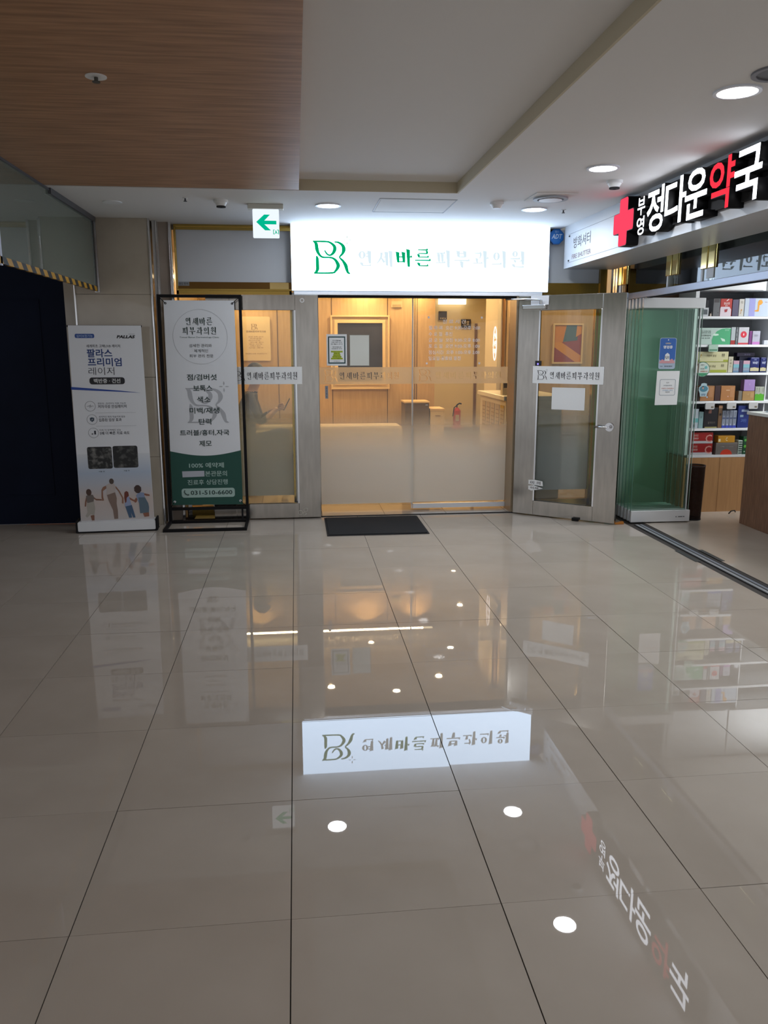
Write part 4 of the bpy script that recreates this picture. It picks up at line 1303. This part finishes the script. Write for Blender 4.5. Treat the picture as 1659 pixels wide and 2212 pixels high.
product('medicine_box', 'large white and green carton at the left of the second shelf', 'box', 3.750, 4.056, z, 1.750, '#a4b8b0', .10,
        [('p', [(.42, 0), (.40, .25), (.44, .52), (.55, .80), (.70, .94), (.85, .98), (1, .95), (1, 0)], '#3f9c6c'), ('p', [(.40, .55), (.46, .66), (.60, .64), (.62, .56), (.52, .52)], '#b8d4c4'), ('p', [(.68, .40), (.82, .32), (.84, .18), (.74, .20)], '#b8d4c4'),
         ('t', '장 건강을 위한', .05, .36, .76, .84, '#3c5048'), ('t', '올마이티 프로', .05, .36, .66, .74, '#3c5048'), ('t', '프리바이오틱', .05, .36, .48, .60, '#25382f'), ('t', '60포 유산균', .03, .34, .34, .42, '#3c5048'), ('t', '건강', .80, .94, .82, .92, '#9fd0b4')])
product('medicine_box', 'narrow white carton with red foot beside the green one', 'box', 4.060, 4.104, z, 1.757, '#a0a8ac', .10, [('r', 0, 1, 0, .24, '#961c18')])
product('medicine_box', 'narrow grey lettered carton on the second shelf', 'box', 4.107, 4.130, z, 1.757, '#5a6064', .10, [('t', '비\n타\n민', .2, .8, .2, .9, '#a0a4a8')])
product('medicine_box', 'white carton with red circle and drop on the second shelf', 'box', 4.133, 4.236, z, 1.756, '#b4b4ba', .10, [('r', 0, 1, 0, .10, '#b83c48'), ('c', .5, .58, .030, '#c01c34'), ('p', [(.5, .68), (.56, .56), (.5, .50), (.44, .56)], '#e0d0d4')])
product('medicine_box', 'narrow purple carton on the second shelf', 'box', 4.240, 4.270, z, 1.722, '#6a2c6c', .10)
product('medicine_box', 'small white carton with pink foot on the second shelf', 'box', 4.273, 4.350, z, 1.722, '#a4a4b4', .10, [('r', 0, 1, 0, .20, '#b070b0'), ('t', '철분', .2, .7, .6, .75, '#8a8a98')])
product('price_holder', 'white rounded price holder at the right edge of the second shelf', 'label holder', 4.392, 4.44, 1.597, 1.637, '#b8bcc4', .03)
z = 1.338
product('medicine_box', 'lower long cream and olive carton of the stacked pair', 'box', 3.755, 4.052, z, 1.435, '#b4b088', .10, [('r', 0, .10, 0, .26, '#7c8420'), ('r', .42, .97, 0, .26, '#8a9224'), ('t', '어린이 홍삼', .28, .60, .50, .72, '#6a6440'), ('t', '튼튼', .78, .88, .55, .80, '#4a4428')])
product('medicine_box', 'upper long cream and olive carton of the stacked pair', 'box', 3.752, 4.052, 1.436, 1.532, '#b8b48c', .10, [('r', 0, .07, 0, .22, '#7c8420'), ('r', .07, 1, 0, .05, '#8a9224'), ('r', .84, 1, 0, .22, '#8a9224'), ('t', '어린이 홍삼', .28, .60, .50, .72, '#6a6440'), ('t', '튼튼', .78, .88, .50, .80, '#4a4428'), ('p', sub(GIR, .05, .12, .45, .75), '#a08020')])
product('medicine_box', 'narrow cream carton right of the olive pair', 'box', 4.056, 4.104, z, 1.486, '#b0ac98', .10, [('t', '오\n메\n가', .3, .7, .3, .85, '#7c745c')])
for (a, b, l) in ((4.108, 4.166, 'first pastel striped carton beside the cream carton'), (4.206, 4.272, 'second pastel striped carton beside the navy pouch')):
    product('medicine_box', l, 'box', a, b, z, 1.449, '#7d8a9c', .09, [('r', 0, 1, .70, 1, '#b08c9c'), ('r', 0, 1, .40, .70, '#6ca0ac'), ('r', 0, 1, 0, .15, '#52708c')])
product('medicine_box', 'dark purple carton between the two pastel ones', 'box', 4.169, 4.203, z, 1.448, '#2c2444', .09)
def pouch(label, x0, x1):
    t = thing('supplement_pouch', label, 'pouch', ((x0 + x1) / 2, YB + .02, z + .001), group='boxes on the pharmacy shelves')
    hw = (x1 - x0) / 2
    MB().prism([(-hw, 0), (hw, 0), (hw * .96, .05), (hw, .11), (hw * .9, .139), (-hw * .9, .139), (-hw, .11), (-hw * .96, .05)], -.012, .05).build('bag', hm('#16205c', .3), t, bevel=.008)
    MB().flat([(-hw * .9, .012), (hw * .9, .012), (hw * .9, .040), (0, .047), (-hw * .9, .042)], -.0135).build('printed_panel', hm('#b0a884'), t, recalc=False)
    text('WHEY', hm('#b8c0d8'), t, -hw * .5, hw * .7, .078, .100, -.0137, .02)
    text('100%', hm('#8a94c0'), t, -hw * .2, hw * .3, .112, .124, -.0137, .01)
pouch('navy and yellow supplement pouch on the third shelf', 4.278, 4.374)
pouch('second navy supplement pouch at the right edge of the third shelf', 4.380, 4.444)
product('medicine_box', 'dark purple carton lying on top behind the navy pouches', 'box', 4.185, 4.364, 1.485, 1.522, '#241c3c', .06, [('t', '프로틴', .4, .75, .3, .7, '#9088b0')], dy=.085)
product('medicine_box', 'dark carton hidden behind the navy pouches under the purple one', 'box', 4.21, 4.36, z, 1.4845, '#14183a', .06, dy=.085)
z = 1.073
product('medicine_box', 'small dark brown carton at the left end of the fourth shelf', 'box', 3.752, 3.798, z, 1.20, '#32201a', .10)
product('medicine_box', 'tan brown carton left of the dark brown one on the fourth shelf', 'box', 3.801, 3.942, z, 1.215, '#96663a', .10, [('r', .62, .9, .25, .92, '#a4744a'), ('r', .35, .6, .70, .74, '#c09870'), ('c', .5, .25, .008, '#98acc0'), ('r', .2, .55, .35, .55, '#7c4a2c')])
product('medicine_box', 'dark brown carton between two tan ones on the fourth shelf', 'box', 3.945, 4.003, z, 1.214, '#33191a', .10)
product('medicine_box', 'tan brown carton right of the dark brown one on the fourth shelf', 'box', 4.006, 4.148, z, 1.214, '#a06c3c', .10, [('r', .66, .92, .25, .92, '#a8774c'), ('r', .36, .62, .68, .74, '#c4a07c'), ('r', .48, .56, .25, .33, '#c49888')])
product('medicine_box', 'narrow grey carton beside the tan box under the lilac one', 'box', 4.184, 4.222, z, 1.165, '#6c665c', .10)
product('medicine_box', 'tan carton carrying the lilac one on the fourth shelf', 'box', 4.225, 4.346, z, 1.163, '#9a7848', .10, [('r', .66, .92, .3, .85, '#a88858'), ('t', '녹용', .35, .55, .55, .75, '#b89c6c')])
product('medicine_box', 'lilac carton standing on the tan one', 'box', 4.232, 4.342, 1.164, 1.272, '#9478b0', .06, [('t', 'Y', .42, .58, .45, .65, '#b8a0cc')])
product('medicine_box', 'white and bright green carton right of the lilac one', 'box', 4.350, 4.442, z, 1.204, '#9ca094', .10, [('r', 0, 1, 0, .44, '#4a9c1c'), ('p', [(0, .44), (.2, .50), (.4, .44), (.6, .52), (.8, .46), (1, .44)], '#4a9c1c'), ('r', .15, .18, .6, .95, '#3c4038'), ('r', .42, .45, .6, .95, '#3c4038'), ('r', .85, .88, .6, .95, '#3c4038')])
z = .815
product('medicine_box', 'tall white and teal carton at the left end of the fifth shelf', 'box', 3.752, 3.802, z, .998, '#a4b0b8', .10, [('r', 0, 1, .30, .52, '#5c9c9c'), ('r', .1, .4, .06, .2, '#38424a')])
product('medicine_box', 'pale teal carton beside the tall white and teal one', 'box', 3.805, 3.852, z, .972, '#7c9a9c', .09, [('t', '인공', .3, .7, .6, .72, '#3c5458')])
product('medicine_box', 'large black carton on the fifth shelf', 'box', 3.856, 3.996, z, 1.010, '#15141a', .10, [('r', .30, .52, .72, .90, '#6c4438'), ('t', '블랙마카', .30, .85, .20, .32, '#5a5450'), ('r', .1, .98, .0, .06, '#8a8450')])
product('medicine_box', 'gold and brown carton right of the black one on the fifth shelf', 'box', 3.999, 4.038, z, 1.030, '#6a5038', .10, [('r', 0, 1, .88, 1, '#a07858'), ('c', .5, .6, .012, '#20140c')])
for i, (a, b, l) in enumerate(((4.040, 4.076, 'first'), (4.078, 4.112, 'second'), (4.114, 4.146, 'third'), (4.148, 4.186, 'fourth'))):
    product('eye_drop_box', l + ' from the left of the four grey and blue cartons on the fifth shelf', 'box', a, b, z, .981, '#7c8494', .10, [('r', 0, 1, 0, .14, '#2c3ca0'), ('r', .1, .9, .52, .60, '#3c486c'), ('p', [(.45, .70), (.6, .92), (.68, .92), (.5, .68)], '#20242c'), ('p', [(.5, .26), (.62, .18), (.5, .12), (.38, .18)], '#c4ccd8')], group='grey and blue cartons on the fifth shelf')
product('medicine_box', 'large dark blue carton on the fifth shelf behind the counter', 'box', 4.196, 4.31, z, 1.027, '#1a2c70', .10, [('r', .3, .95, .72, .82, '#8c9cb8'), ('r', .2, .5, .48, .58, '#7c94a8'), ('t', '고려은단', .3, .8, .25, .40, '#5c74b8')])
z = .558
product('vitamin_box', 'lower red and white carton with large C of the stacked pair', 'box', 3.752, 3.966, z, .668, '#8c1c1c', .10, [('r', 0, 1, 0, .22, '#b0b0b4'), ('t', 'C', .64, .95, .10, .80, '#c08880'), ('t', '비타민', .04, .28, .62, .84, '#c09890'), ('t', '1000', .02, .30, .38, .54, '#c4a8a4')])
product('vitamin_box', 'upper red and white carton with large C of the stacked pair', 'box', 3.755, 3.964, .669, .774, '#901e1c', .10, [('r', 0, 1, 0, .22, '#b0b0b4'), ('t', 'C', .64, .95, .10, .80, '#c08880'), ('t', '비타민', .04, .28, .62, .84, '#c09890'), ('t', '1000', .02, .30, .38, .54, '#c4a8a4')])
product('medicine_box', 'grey carton with orange half circle on the bottom shelf', 'box', 4.000, 4.222, z, .672, '#68625e', .10, [('p', [(.22 + .27 + .27 * math.cos(a * PI / 12), .45 * math.sin(a * PI / 12) + 0.0) for a in range(13)], '#b8341c'), ('t', 'VITA C 1000', .20, .80, .62, .72, '#8c8884')])
product('medicine_box', 'mustard yellow carton on top of the grey one', 'box', 4.016, 4.188, .673, .740, '#a8781c', .08, [('r', .03, .15, .15, .55, '#c8bc98'), ('t', 'C', .46, .56, .25, .75, '#e0d4b0')])
product('medicine_box', 'green and white striped carton on the bottom shelf', 'box', 4.226, 4.270, z, .694, '#a8b4ac', .08, [('r', .15, .95, .05 + k * .16, .12 + k * .16, '#12322a') for k in range(6)])
product('medicine_box', 'dark green carton with bright dots beside the striped one', 'box', 4.274, 4.32, z, .729, '#16462c', .08, [('c', .5, .8, .012, '#4c9c3c'), ('c', .5, .45, .014, '#5cae3c'), ('c', .4, .15, .006, '#c4d8c4')])
# price holders on the shelf edge
for (a, b, l) in ((3.846, 3.938, 'leftmost'), (4.062, 4.154, 'middle'), (4.282, 4.372, 'rightmost')):
    t = thing('price_holder', l + ' of three white price holders hanging on the fourth shelf edge', 'label holder', ((a + b) / 2, 7.243, 1.0), group='price holders on the fourth shelf edge')
    MB().prism(rrect(-.045, .045, -.003, .058, .01), 0, .014).build('plate', hm('#b4b4b4'), t)
    box('price_tag', hm('#4a4238'), t, .012, .036, -.001, 0, .010, .024)
    text('5,000', hm('#c8b890'), t, .014, .034, .013, .021, -.002)
t = thing('price_holder', 'pale green price holder under the large green carton', 'label holder', (3.880, 7.243, 1.532), group='price holders on the second shelf edge')
MB().prism(rrect(-.045, .045, 0, .064, .006), 0, .014).build('plate', hm('#9cb8a8'), t)
box('stripe', hm('#4a7c60'), t, -.038, .038, -.001, 0, .008, .022)
t = thing('shelf_talker', 'round white and green lettered tag at the left cabinet edge', 'tag', (3.786, 7.236, 1.37))
MB().cyl((0, 0, 0), .070, .004, 'y', 36).build('disc', hm('#3c6454'), t)
MB().flat(ell(0, 0, .064, .064), -.001).build('printed_face', hm('#b0bcb4'), t, recalc=False)
MB().flat([(-.050, .052), (-.034, .056), (-.036, -.030), (-.050, -.030)], -.0016).build('printed_numeral', hm('#8c4438'), t, recalc=False)
text('어린이', INK, t, -.022, .012, .034, .046, -.0016, .01)
text('영양제', INK, t, -.022, .014, -.002, .010, -.0016, .01)
text('추천합니다', hm('#a84a3c'), t, -.022, .050, -.026, -.012, -.0016, .02)
MB().flat([(-.054, -.034), (.054, -.034), (.036, -.053), (0, -.064), (-.036, -.053)], -.0016).build('printed_foot', hm('#2c8058'), t, recalc=False)
MB().cyl((.032, -.002, .018), .014, .001, 'y', 20).build('printed_dot', hm('#5ca0a0'), t)
t = thing('shelf_talker', 'pale blue tag with portrait hanging at the left of the fourth shelf', 'tag', (3.812, 7.236, 1.118))
MB().prism([(-.032, 0), (.032, 0), (.036, .03), (.050, .06), (.046, .088), (.030, .10), (.026, .120), (0, .126), (-.026, .120), (-.030, .10), (-.046, .088), (-.050, .06), (-.036, .03)], 0, .003).build('card', hm('#9cb4bc'), t)
MB().flat(ell(0, .072, .040, .028), -.001).build('printed_oval', hm('#3c7488'), t, recalc=False)
MB().flat(ell(-.008, .080, .008, .012), -.0016).build('printed_face', hm('#b08c7c'), t, recalc=False)
MB().flat(ell(-.009, .088, .010, .008, a1=PI), -.0022).build('printed_hair', hm('#1c1c20'), t, recalc=False)
text('상담', hm('#2c4c7c'), t, -.022, .022, .008, .028, -.0016, .01)

# counter and things on it
ct = thing('pharmacy_counter', 'brown wood-grain counter with white top at the right edge', 'counter', (3.99, 4.6, 0.0014))
box('front_panel', WOODK, ct, 0, .022, 0, 2.14, 0, .985)
box('end_panel', WOODK, ct, .022, 1.0, 2.118, 2.14, 0, .985)
box('end_panel', WOODK, ct, .022, 1.0, 0, .022, 0, .985)
box('worktop', mat('worktop_white', (.68, .68, .66), .3), ct, -.012, 1.0, -.01, 2.155, .985, 1.012, bevel=.003)
t = thing('plastic_rack', 'pale blue plastic rack standing on the pharmacy counter', 'rack', (4.13, 6.50, 1.0134))
for k in range(4):
    MB().prism(rrect(-.005 + k * .038, .030 + k * .038, 0, .105 + .012 * (k > 0), .012), 0, .16).build('divider', mat('pale_blue_plastic', (.48, .62, .70), .3), t)
box('base', mat('pale_blue_plastic'), t, -.02, .16, -.01, .18, 0, .008)

# waste basket: wire mesh
t = thing('mesh_waste_basket', 'tall dark brown wire mesh waste basket beside the folding panels', 'basket', (3.645, 6.955, 0.0014))
bmesh_mat = glass_mat('wire_mesh', (.35, .27, .24), .1, (-9, 9, .9), (.02, .013, .01))
def open_cyl(mb, r0, r1, z0, z1, n=36):
    i = len(mb.v)
    for k in range(n):
        a = 2 * PI * k / n
        mb.v.append((r0 * math.cos(a), r0 * math.sin(a), z0))
        mb.v.append((r1 * math.cos(a), r1 * math.sin(a), z1))
    for k in range(n):
        a, b = i + 2 * k, i + 2 * ((k + 1) % n)
        mb.f.append((a, b, b + 1, a + 1))
mb = MB(); open_cyl(mb, .074, .084, .01, .50)
mb.build('mesh_wall', bmesh_mat, t, smooth=True)
wires = MB()
for k in range(40):
    a = 2 * PI * k / 40
    wires.tube([(.0745 * math.cos(a), .0745 * math.sin(a), .01), (.0845 * math.cos(a), .0845 * math.sin(a), .50)], .0009, 4)
for k in range(44):
    z = .015 + k * .011
    rr = .0745 + .01 * z / .5
    wires.ring((0, 0, z), rr - .0007, rr + .0007, .0014, 'z', 24)
w_ = wires.build('wire', hm('#2a1a14'), t)
w_['kind'] = 'stuff'
MB().ring((0, 0, .498), .081, .088, .012, n=40).build('rim', hm('#2a1a16'), t)
MB().ring((0, 0, 0), .070, .078, .014, n=40).build('foot_ring', BLACK, t)
MB().cyl((0, 0, .006), .073, .004, n=36).build('bottom', hm('#1c1412'), t)
# small cable on pharmacy floor
t = thing('cable', 'short dark cable end lying on the pharmacy floor by the cabinet', 'cable', (4.15, 7.12, .0014))
MB().tube([(-.05, 0, .008), (-.02, .01, .03), (.02, .02, .032), (.05, .06, .01)], .006, 8).build('cord', BLACK, t)

# ================================================================== CLINIC INTERIOR THINGS
# framed picture
t = thing('framed_picture', 'large wood framed dark blue picture on the clinic wall', 'picture', (.91, 11.47, 1.0))
frame(t, mat('light_frame', (.72, .54, .30), .4), -.415, .415, 0, 1.02, .022, -.02, .02, 'outer_frame')
frame(t, mat('light_frame'), -.36, .36, .06, .96, .045, -.012, .015, 'inner_frame')
box('mount', mat('mount_cream', (.72, .6, .42), .6), t, -.393, .393, .016, .022, .022, .998)
box('canvas', noisy(mat('dark_canvas', rough=.35), (.018, .02, .035), (.035, .038, .06), 3), t, -.315, .315, .0, .016, .105, .915)
pk = thing('wall_notice', 'small cream card high on the clinic wall right of the picture', 'card', (1.43, 11.49, 2.13))
box('card', hm('#c8b48c'), pk, -.075, .075, 0, .006, 0, .085)
box('flap', hm('#a8946c'), pk, -.06, .06, -.004, 0, .0, .04)
# clinic certificate board seen through left door
t = thing('certificate_board', 'cream board with emblem and small text seen through the left door', 'board', (-.54, 11.48, 1.40))
MB().prism(rrect(-.20, .20, 0, .60, .02), 0, .012).build('board', mat('board_cream', (.78, .62, .38), .5), t)
logo(t, hm('#6a4a24'), -.06, .50, .0003, -.002, plus=False)
text('연세바른피부과의원', hm('#5a3c1c'), t, -.13, .14, .385, .412, -.002)
for k, z in enumerate((.32, .295, .27, .245, .22, .195, .17)):
    text(['진료과목 안내', '피부질환', '레이저치료', '여드름 흉터', '색소 미백', '보톡스 필러', '상담 예약'][k], hm('#8a6436'), t, -.10 + .02 * (k % 2), .10 - .02 * (k % 3), z, z + .014, -.002)
text('의료법인 진료 안내문입니다', hm('#8a6436'), t, -.15, .15, .09, .105, -.002)
# framed abstract picture behind right door
t = thing('framed_picture', 'wood framed colourful geometric print seen through the right door', 'picture', (3.30, 9.66, 1.40))
frame(t, mat('light_frame'), -.19, .19, -.02, .46, .020, -.02, .02, 'frame')
box('canvas', hm('#8c2c18'), t, -.168, .168, .0, .014, .002, .438)
MB().flat([(-.168, .24), (-.02, .24), (.06, .438), (-.168, .438)], -.001).build('printed_patch', hm('#c8801c'), t, recalc=False)
MB().flat([(-.06, .24), (.12, .26), (.12, .438), (-.02, .438)], -.0015).build('printed_patch', hm('#3c606c'), t, recalc=False)
MB().flat([(-.168, .24), (-.08, .24), (.168, .08), (.168, .002), (.10, .002), (-.168, .18)], -.002).build('printed_patch', hm('#d08c1c'), t, recalc=False)
MB().flat([(.10, .30), (.168, .34), (.168, .438), (.11, .438)], -.0025).build('printed_patch', hm('#d08c1c'), t, recalc=False)
# sofa
def sofa(name, label, x0, x1, y0, y1, back_h, group=None):
    t = thing(name, label, 'sofa', ((x0 + x1) / 2, y0, 0.0004), group=group)
    hw = (x1 - x0) / 2
    box('seat', SOFA, t, -hw, hw, 0, y1 - y0, .06, .42, bevel=.04)
    box('backrest', SOFA, t, -hw, hw, y1 - y0 - .2, y1 - y0, .30, back_h, bevel=.06)
    for sx in (-hw + .06, hw - .06):
        for sy in (.08, y1 - y0 - .08):
            MB().cyl((sx, sy, 0), .02, .07, n=12).build('leg', hm('#3c2a18'), t)
    return t
bk = thing('reception_bench', 'long rounded beige bench back in the clinic waiting area', 'bench', (.45, 10.2, .0004))
MB().prism(rrect(-.95, .90, .0, .60, .06), 0, .35).build('back', SOFA, bk, bevel=.03)
box('seat', SOFA, bk, -.94, .89, .35, .85, .0, .40, bevel=.04)
# armchair with seated person
ch = thing('armchair', 'beige rounded armchair behind the left glass door', 'armchair', (-.60, 8.72, .0004))
box('seat', SOFA, ch, -.38, .20, .08, .55, .06, .37, bevel=.05)
box('backrest', SOFA, ch, -.46, -.30, .0, .62, .30, .92, bevel=.06)
box('armrest', SOFA, ch, -.38, .36, .56, .70, .30, .64, bevel=.05)
for sx in (-.30, .12):
    for sy in (.14, .50):
        MB().cyl((sx, sy, 0), .018, .07, n=10).build('leg', hm('#3c2a18'), ch)
kb = thing('cabinet_block', 'dark wood cabinet block behind the right glass screen', 'cabinet', (1.64, 10.9, .0004))
box('carcass', noisy(mat('dark_cab', rough=.5), (.10, .075, .05), (.14, .10, .07), 4), kb, -.165, .165, 0, .4, 0, .835)
box('top', mat('light_frame'), kb, -.175, .175, -.01, .41, .835, .855)
box('label_plate', hm('#9fb0d8'), kb, .115, .15, -.004, 0, .80, .815)
sd = thing('side_counter', 'low pale counter beside the dark cabinet block', 'counter', (1.915, 10.9, .0004))
box('body', mat('pale_counter', (.66, .54, .34), .5), sd, -.09, .10, 0, .4, .0, .73)
box('top', mat('light_frame'), sd, -.095, .11, -.01, .41, .73, .755)
box('handle', hm('#6a5030'), sd, -.02, .05, -.012, 0, .655, .662)
fe = thing('fire_extinguisher', 'red fire extinguisher standing at the hallway end', 'extinguisher', (3.16, 15.7, .0004))
MB().cyl((0, 0, .02), .075, .34, n=24).build('cylinder', mat('ext_red', (.55, .04, .03), .3), fe, smooth=False)
MB().cyl((0, 0, .36), .075, .06, n=24, r2=.025).build('shoulder', mat('ext_red'), fe)
MB().tube([(0, 0, .42), (0, 0, .47), (.05, 0, .50), (.09, 0, .49)], .014, 8).build('valve', BLACK, fe)
MB().tube([(0, 0, .46), (-.06, -.02, .42), (-.09, -.04, .25)], .01, 8).build('hose', BLACK, fe)
box('label', hm('#c8b8a8'), fe, -.04, .03, -.08, -.070, .16, .28)
box('base', mat('ext_red'), fe, -.10, .10, -.09, .09, 0, .03)

# reception desk, running back behind the right screen
rd = thing('reception_desk', 'cream reception desk with notices on its side', 'desk', (2.04, 7.80, .0004))
box('body', mat('desk_cream', (.70, .60, .42), .4), rd, .03, .60, .02, 1.15, 0, 1.055)
box('top', mat('desk_top', (.82, .74, .56), .3), rd, 0, .65, 0, 1.18, 1.055, 1.10, bevel=.006)
for k in range(5):
    a = .08 + k * .20
    p = thing('desk_notice', ['first', 'second', 'third', 'fourth', 'fifth'][k] + ' nearest of the notices stuck on the side of the reception desk', 'notice', (2.068, 7.80 + a, .0), group='notices on the desk side')
    MB().box(-.003, 0, 0, .15, .70, 1.0).build('sheet', hm('#b8a078'), p)
    q = MB()
    for j in range(6):
        q.box(-.004, -.003, .02, .13, .74 + j * .04, .748 + j * .04)
    q.build('printed_lines', hm('#7c6038'), p)
    if k == 0:
        MB().box(-.004, -.003, 0, .15, .975, 1.0).build('printed_header', hm('#c8a01c'), p)
cp = thing('card_terminal', 'small cream terminal on the reception desk', 'terminal', (2.12, 8.05, 1.1006))
MB().prism([(-.03, 0), (.04, 0), (.03, .12), (-.01, .15), (-.03, .12)], 0, .09).build('body', hm('#c4b498'), cp, bevel=.005)
box('screen', hm('#3c2c1c'), cp, -.02, .02, -.002, 0, .07, .12)
mo2 = thing('monitor', 'dark monitor on the reception desk', 'monitor', (2.36, 8.35, 1.1006))
box('screen', hm('#241a14'), mo2, -.13, .13, 0, .02, .06, .24)
box('stand', hm('#241a14'), mo2, -.02, .02, .02, .04, 0, .10)
box('foot', hm('#241a14'), mo2, -.07, .07, -.04, .08, 0, .01)

# ================================================================== SEATED PERSON
def skin_mesh(name, verts, edges, radii, root, parent, zone, mats, sub=2):
    me = bpy.data.meshes.new(name)
    me.from_pydata(verts, edges, [])
    o = bpy.data.objects.new(name, me)
    C.objects.link(o)
    sk_ = o.modifiers.new('skin', 'SKIN')
    sk_.use_smooth_shade = True
    for i, r_ in enumerate(radii):
        v = me.skin_vertices[0].data[i]
        v.radius = (r_, r_) if not isinstance(r_, tuple) else r_
        v.use_root = (i == root)
    ss = o.modifiers.new('sub', 'SUBSURF')
    ss.levels = ss.render_levels = sub
    dg = bpy.context.evaluated_depsgraph_get()
    m2 = bpy.data.meshes.new_from_object(o.evaluated_get(dg))
    bpy.data.objects.remove(o)
    for mm in mats:
        m2.materials.append(mm)
    for p in m2.polygons:
        p.material_index = zone(p.center) if zone else 0
        p.use_smooth = True
    o = bpy.data.objects.new(name, m2)
    C.objects.link(o)
    o.parent = parent
    return o
per = thing('person', 'seated person in dark top and blue jeans looking at a phone behind the left door', 'person', (-.60, 8.95, .0004))
V = [(0, 0, .54), (.02, 0, .70), (.05, 0, .86), (.09, 0, 1.00), (.12, 0, 1.10), (.15, -.01, 1.17), (.17, -.01, 1.25), (.175, -.01, 1.33),
     # left leg crossed over (toward camera)
     (.05, -.09, .53), (.28, -.10, .60), (.50, -.08, .68), (.44, -.14, .46), (.34, -.18, .22), (.30, -.20, .12), (.38, -.21, .07),
     # right leg
     (.05, .10, .52), (.26, .12, .53), (.46, .12, .52), (.46, .12, .28), (.44, .12, .10), (.54, .12, .05),
     # arms
     (.10, -.15, 1.04), (.16, -.20, .90), (.20, -.20, .78), (.30, -.14, .84), (.36, -.10, .90), (.40, -.09, .93),
     (.10, .15, 1.04), (.16, .19, .90), (.20, .18, .80), (.30, .08, .86), (.36, .02, .90), (.39, .0, .92)]
E = [(0, 1), (1, 2), (2, 3), (3, 4), (4, 5), (5, 6), (6, 7), (0, 8), (8, 9), (9, 10), (10, 11), (11, 12), (12, 13), (13, 14), (0, 15), (15, 16), (16, 17), (17, 18), (18, 19), (19, 20),
     (3, 21), (21, 22), (22, 23), (23, 24), (24, 25), (25, 26), (3, 27), (27, 28), (28, 29), (29, 30), (30, 31), (31, 32)]
Rr = [.14, .13, .13, .13, .07, .05, .085, .075, .10, .085, .065, .06, .045, .038, .035, .10, .085, .065, .058, .045, .035,
      .065, .05, .042, .036, .028, .03, .065, .05, .042, .036, .028, .03]
def zone(c):
    if c.z < .12 and c.x > .30: return 3
    if c.z < .62 or (c.x > .20 and c.z < .74 and abs(c.y) > .02 and c.x > .24): return 1
    if c.z > 1.11 or c.x > .27: return 2
    return 0
skin_mesh('body', V, E, Rr, 0, per, zone, [hm('#332c28'), hm('#1c3a78'), SKIN, hm('#d0ccc4')])
def fingers(side, base, mat_):
    bx, by, bz = base
    for k in range(4):
        off = (k - 1.5) * .018
        L_ = (.055, .065, .06, .048)[k]
        skin_mesh('finger', [(bx, by + off * .3, bz + off), (bx + .02, by + off * .3 + side * .02, bz + off + .01), (bx + .02 + L_ * .6, by + side * .035, bz + off + .014), (bx + .015 + L_ * .7, by + side * .012, bz + off + .018)],
                  [(0, 1), (1, 2), (2, 3)], [.010, .009, .008, .007], 0, per, None, [mat_], 1)
    skin_mesh('thumb', [(bx, by, bz), (bx + .01, by - side * .02, bz + .03), (bx + .035, by - side * .012, bz + .05)], [(0, 1), (1, 2)], [.011, .010, .008], 0, per, None, [mat_], 1)
fingers(-1, (.41, -.085, .935), SKIN)
fingers(1, (.40, .0, .925), SKIN)
bmh = bmesh.new()
bmesh.ops.create_uvsphere(bmh, u_segments=20, v_segments=14, radius=.105)
for v in bmh.verts:
    v.co.z *= 1.15
    if v.co.x > .045 and v.co.z < .05: v.co.x = .045
    v.co += Vector((.16, -.01, 1.30))
hme = bpy.data.meshes.new('hair'); bmh.to_mesh(hme); bmh.free()
hme.materials.append(hm('#1c1410'))
ho = bpy.data.objects.new('hair', hme); C.objects.link(ho); ho.parent = per
for s_ in (-1, 1):
    MB().cyl((.245, -.01 + s_ * .03, 1.30), .010, .006, 'x', 12).build('eye', hm('#201814'), per)
    MB().prism([(.16, 1.27), (.18, 1.27), (.185, 1.31), (.16, 1.31)], -.01 + s_ * .088 - .006, -.01 + s_ * .088 + .006).build('ear', SKIN, per)
MB().prism([(.245, 1.255), (.272, 1.255), (.25, 1.295)], -.022, .002).build('nose', SKIN, per)
MB().box(.244, .252, -.035, .015, 1.225, 1.235).build('mouth', hm('#7c3c34'), per)
phn = thing('phone', 'light coloured phone held in the hands of the seated person', 'phone', (-.60 + .455, 8.95 - .045, .905))
phn.rotation_euler = (0, math.radians(28), 0)
box('body', hm('#2a2624'), phn, 0, .010, -.035, .035, 0, .145, bevel=.003)
box('back_cover', hm('#b8a890'), phn, .010, .0115, -.034, .034, .002, .143)
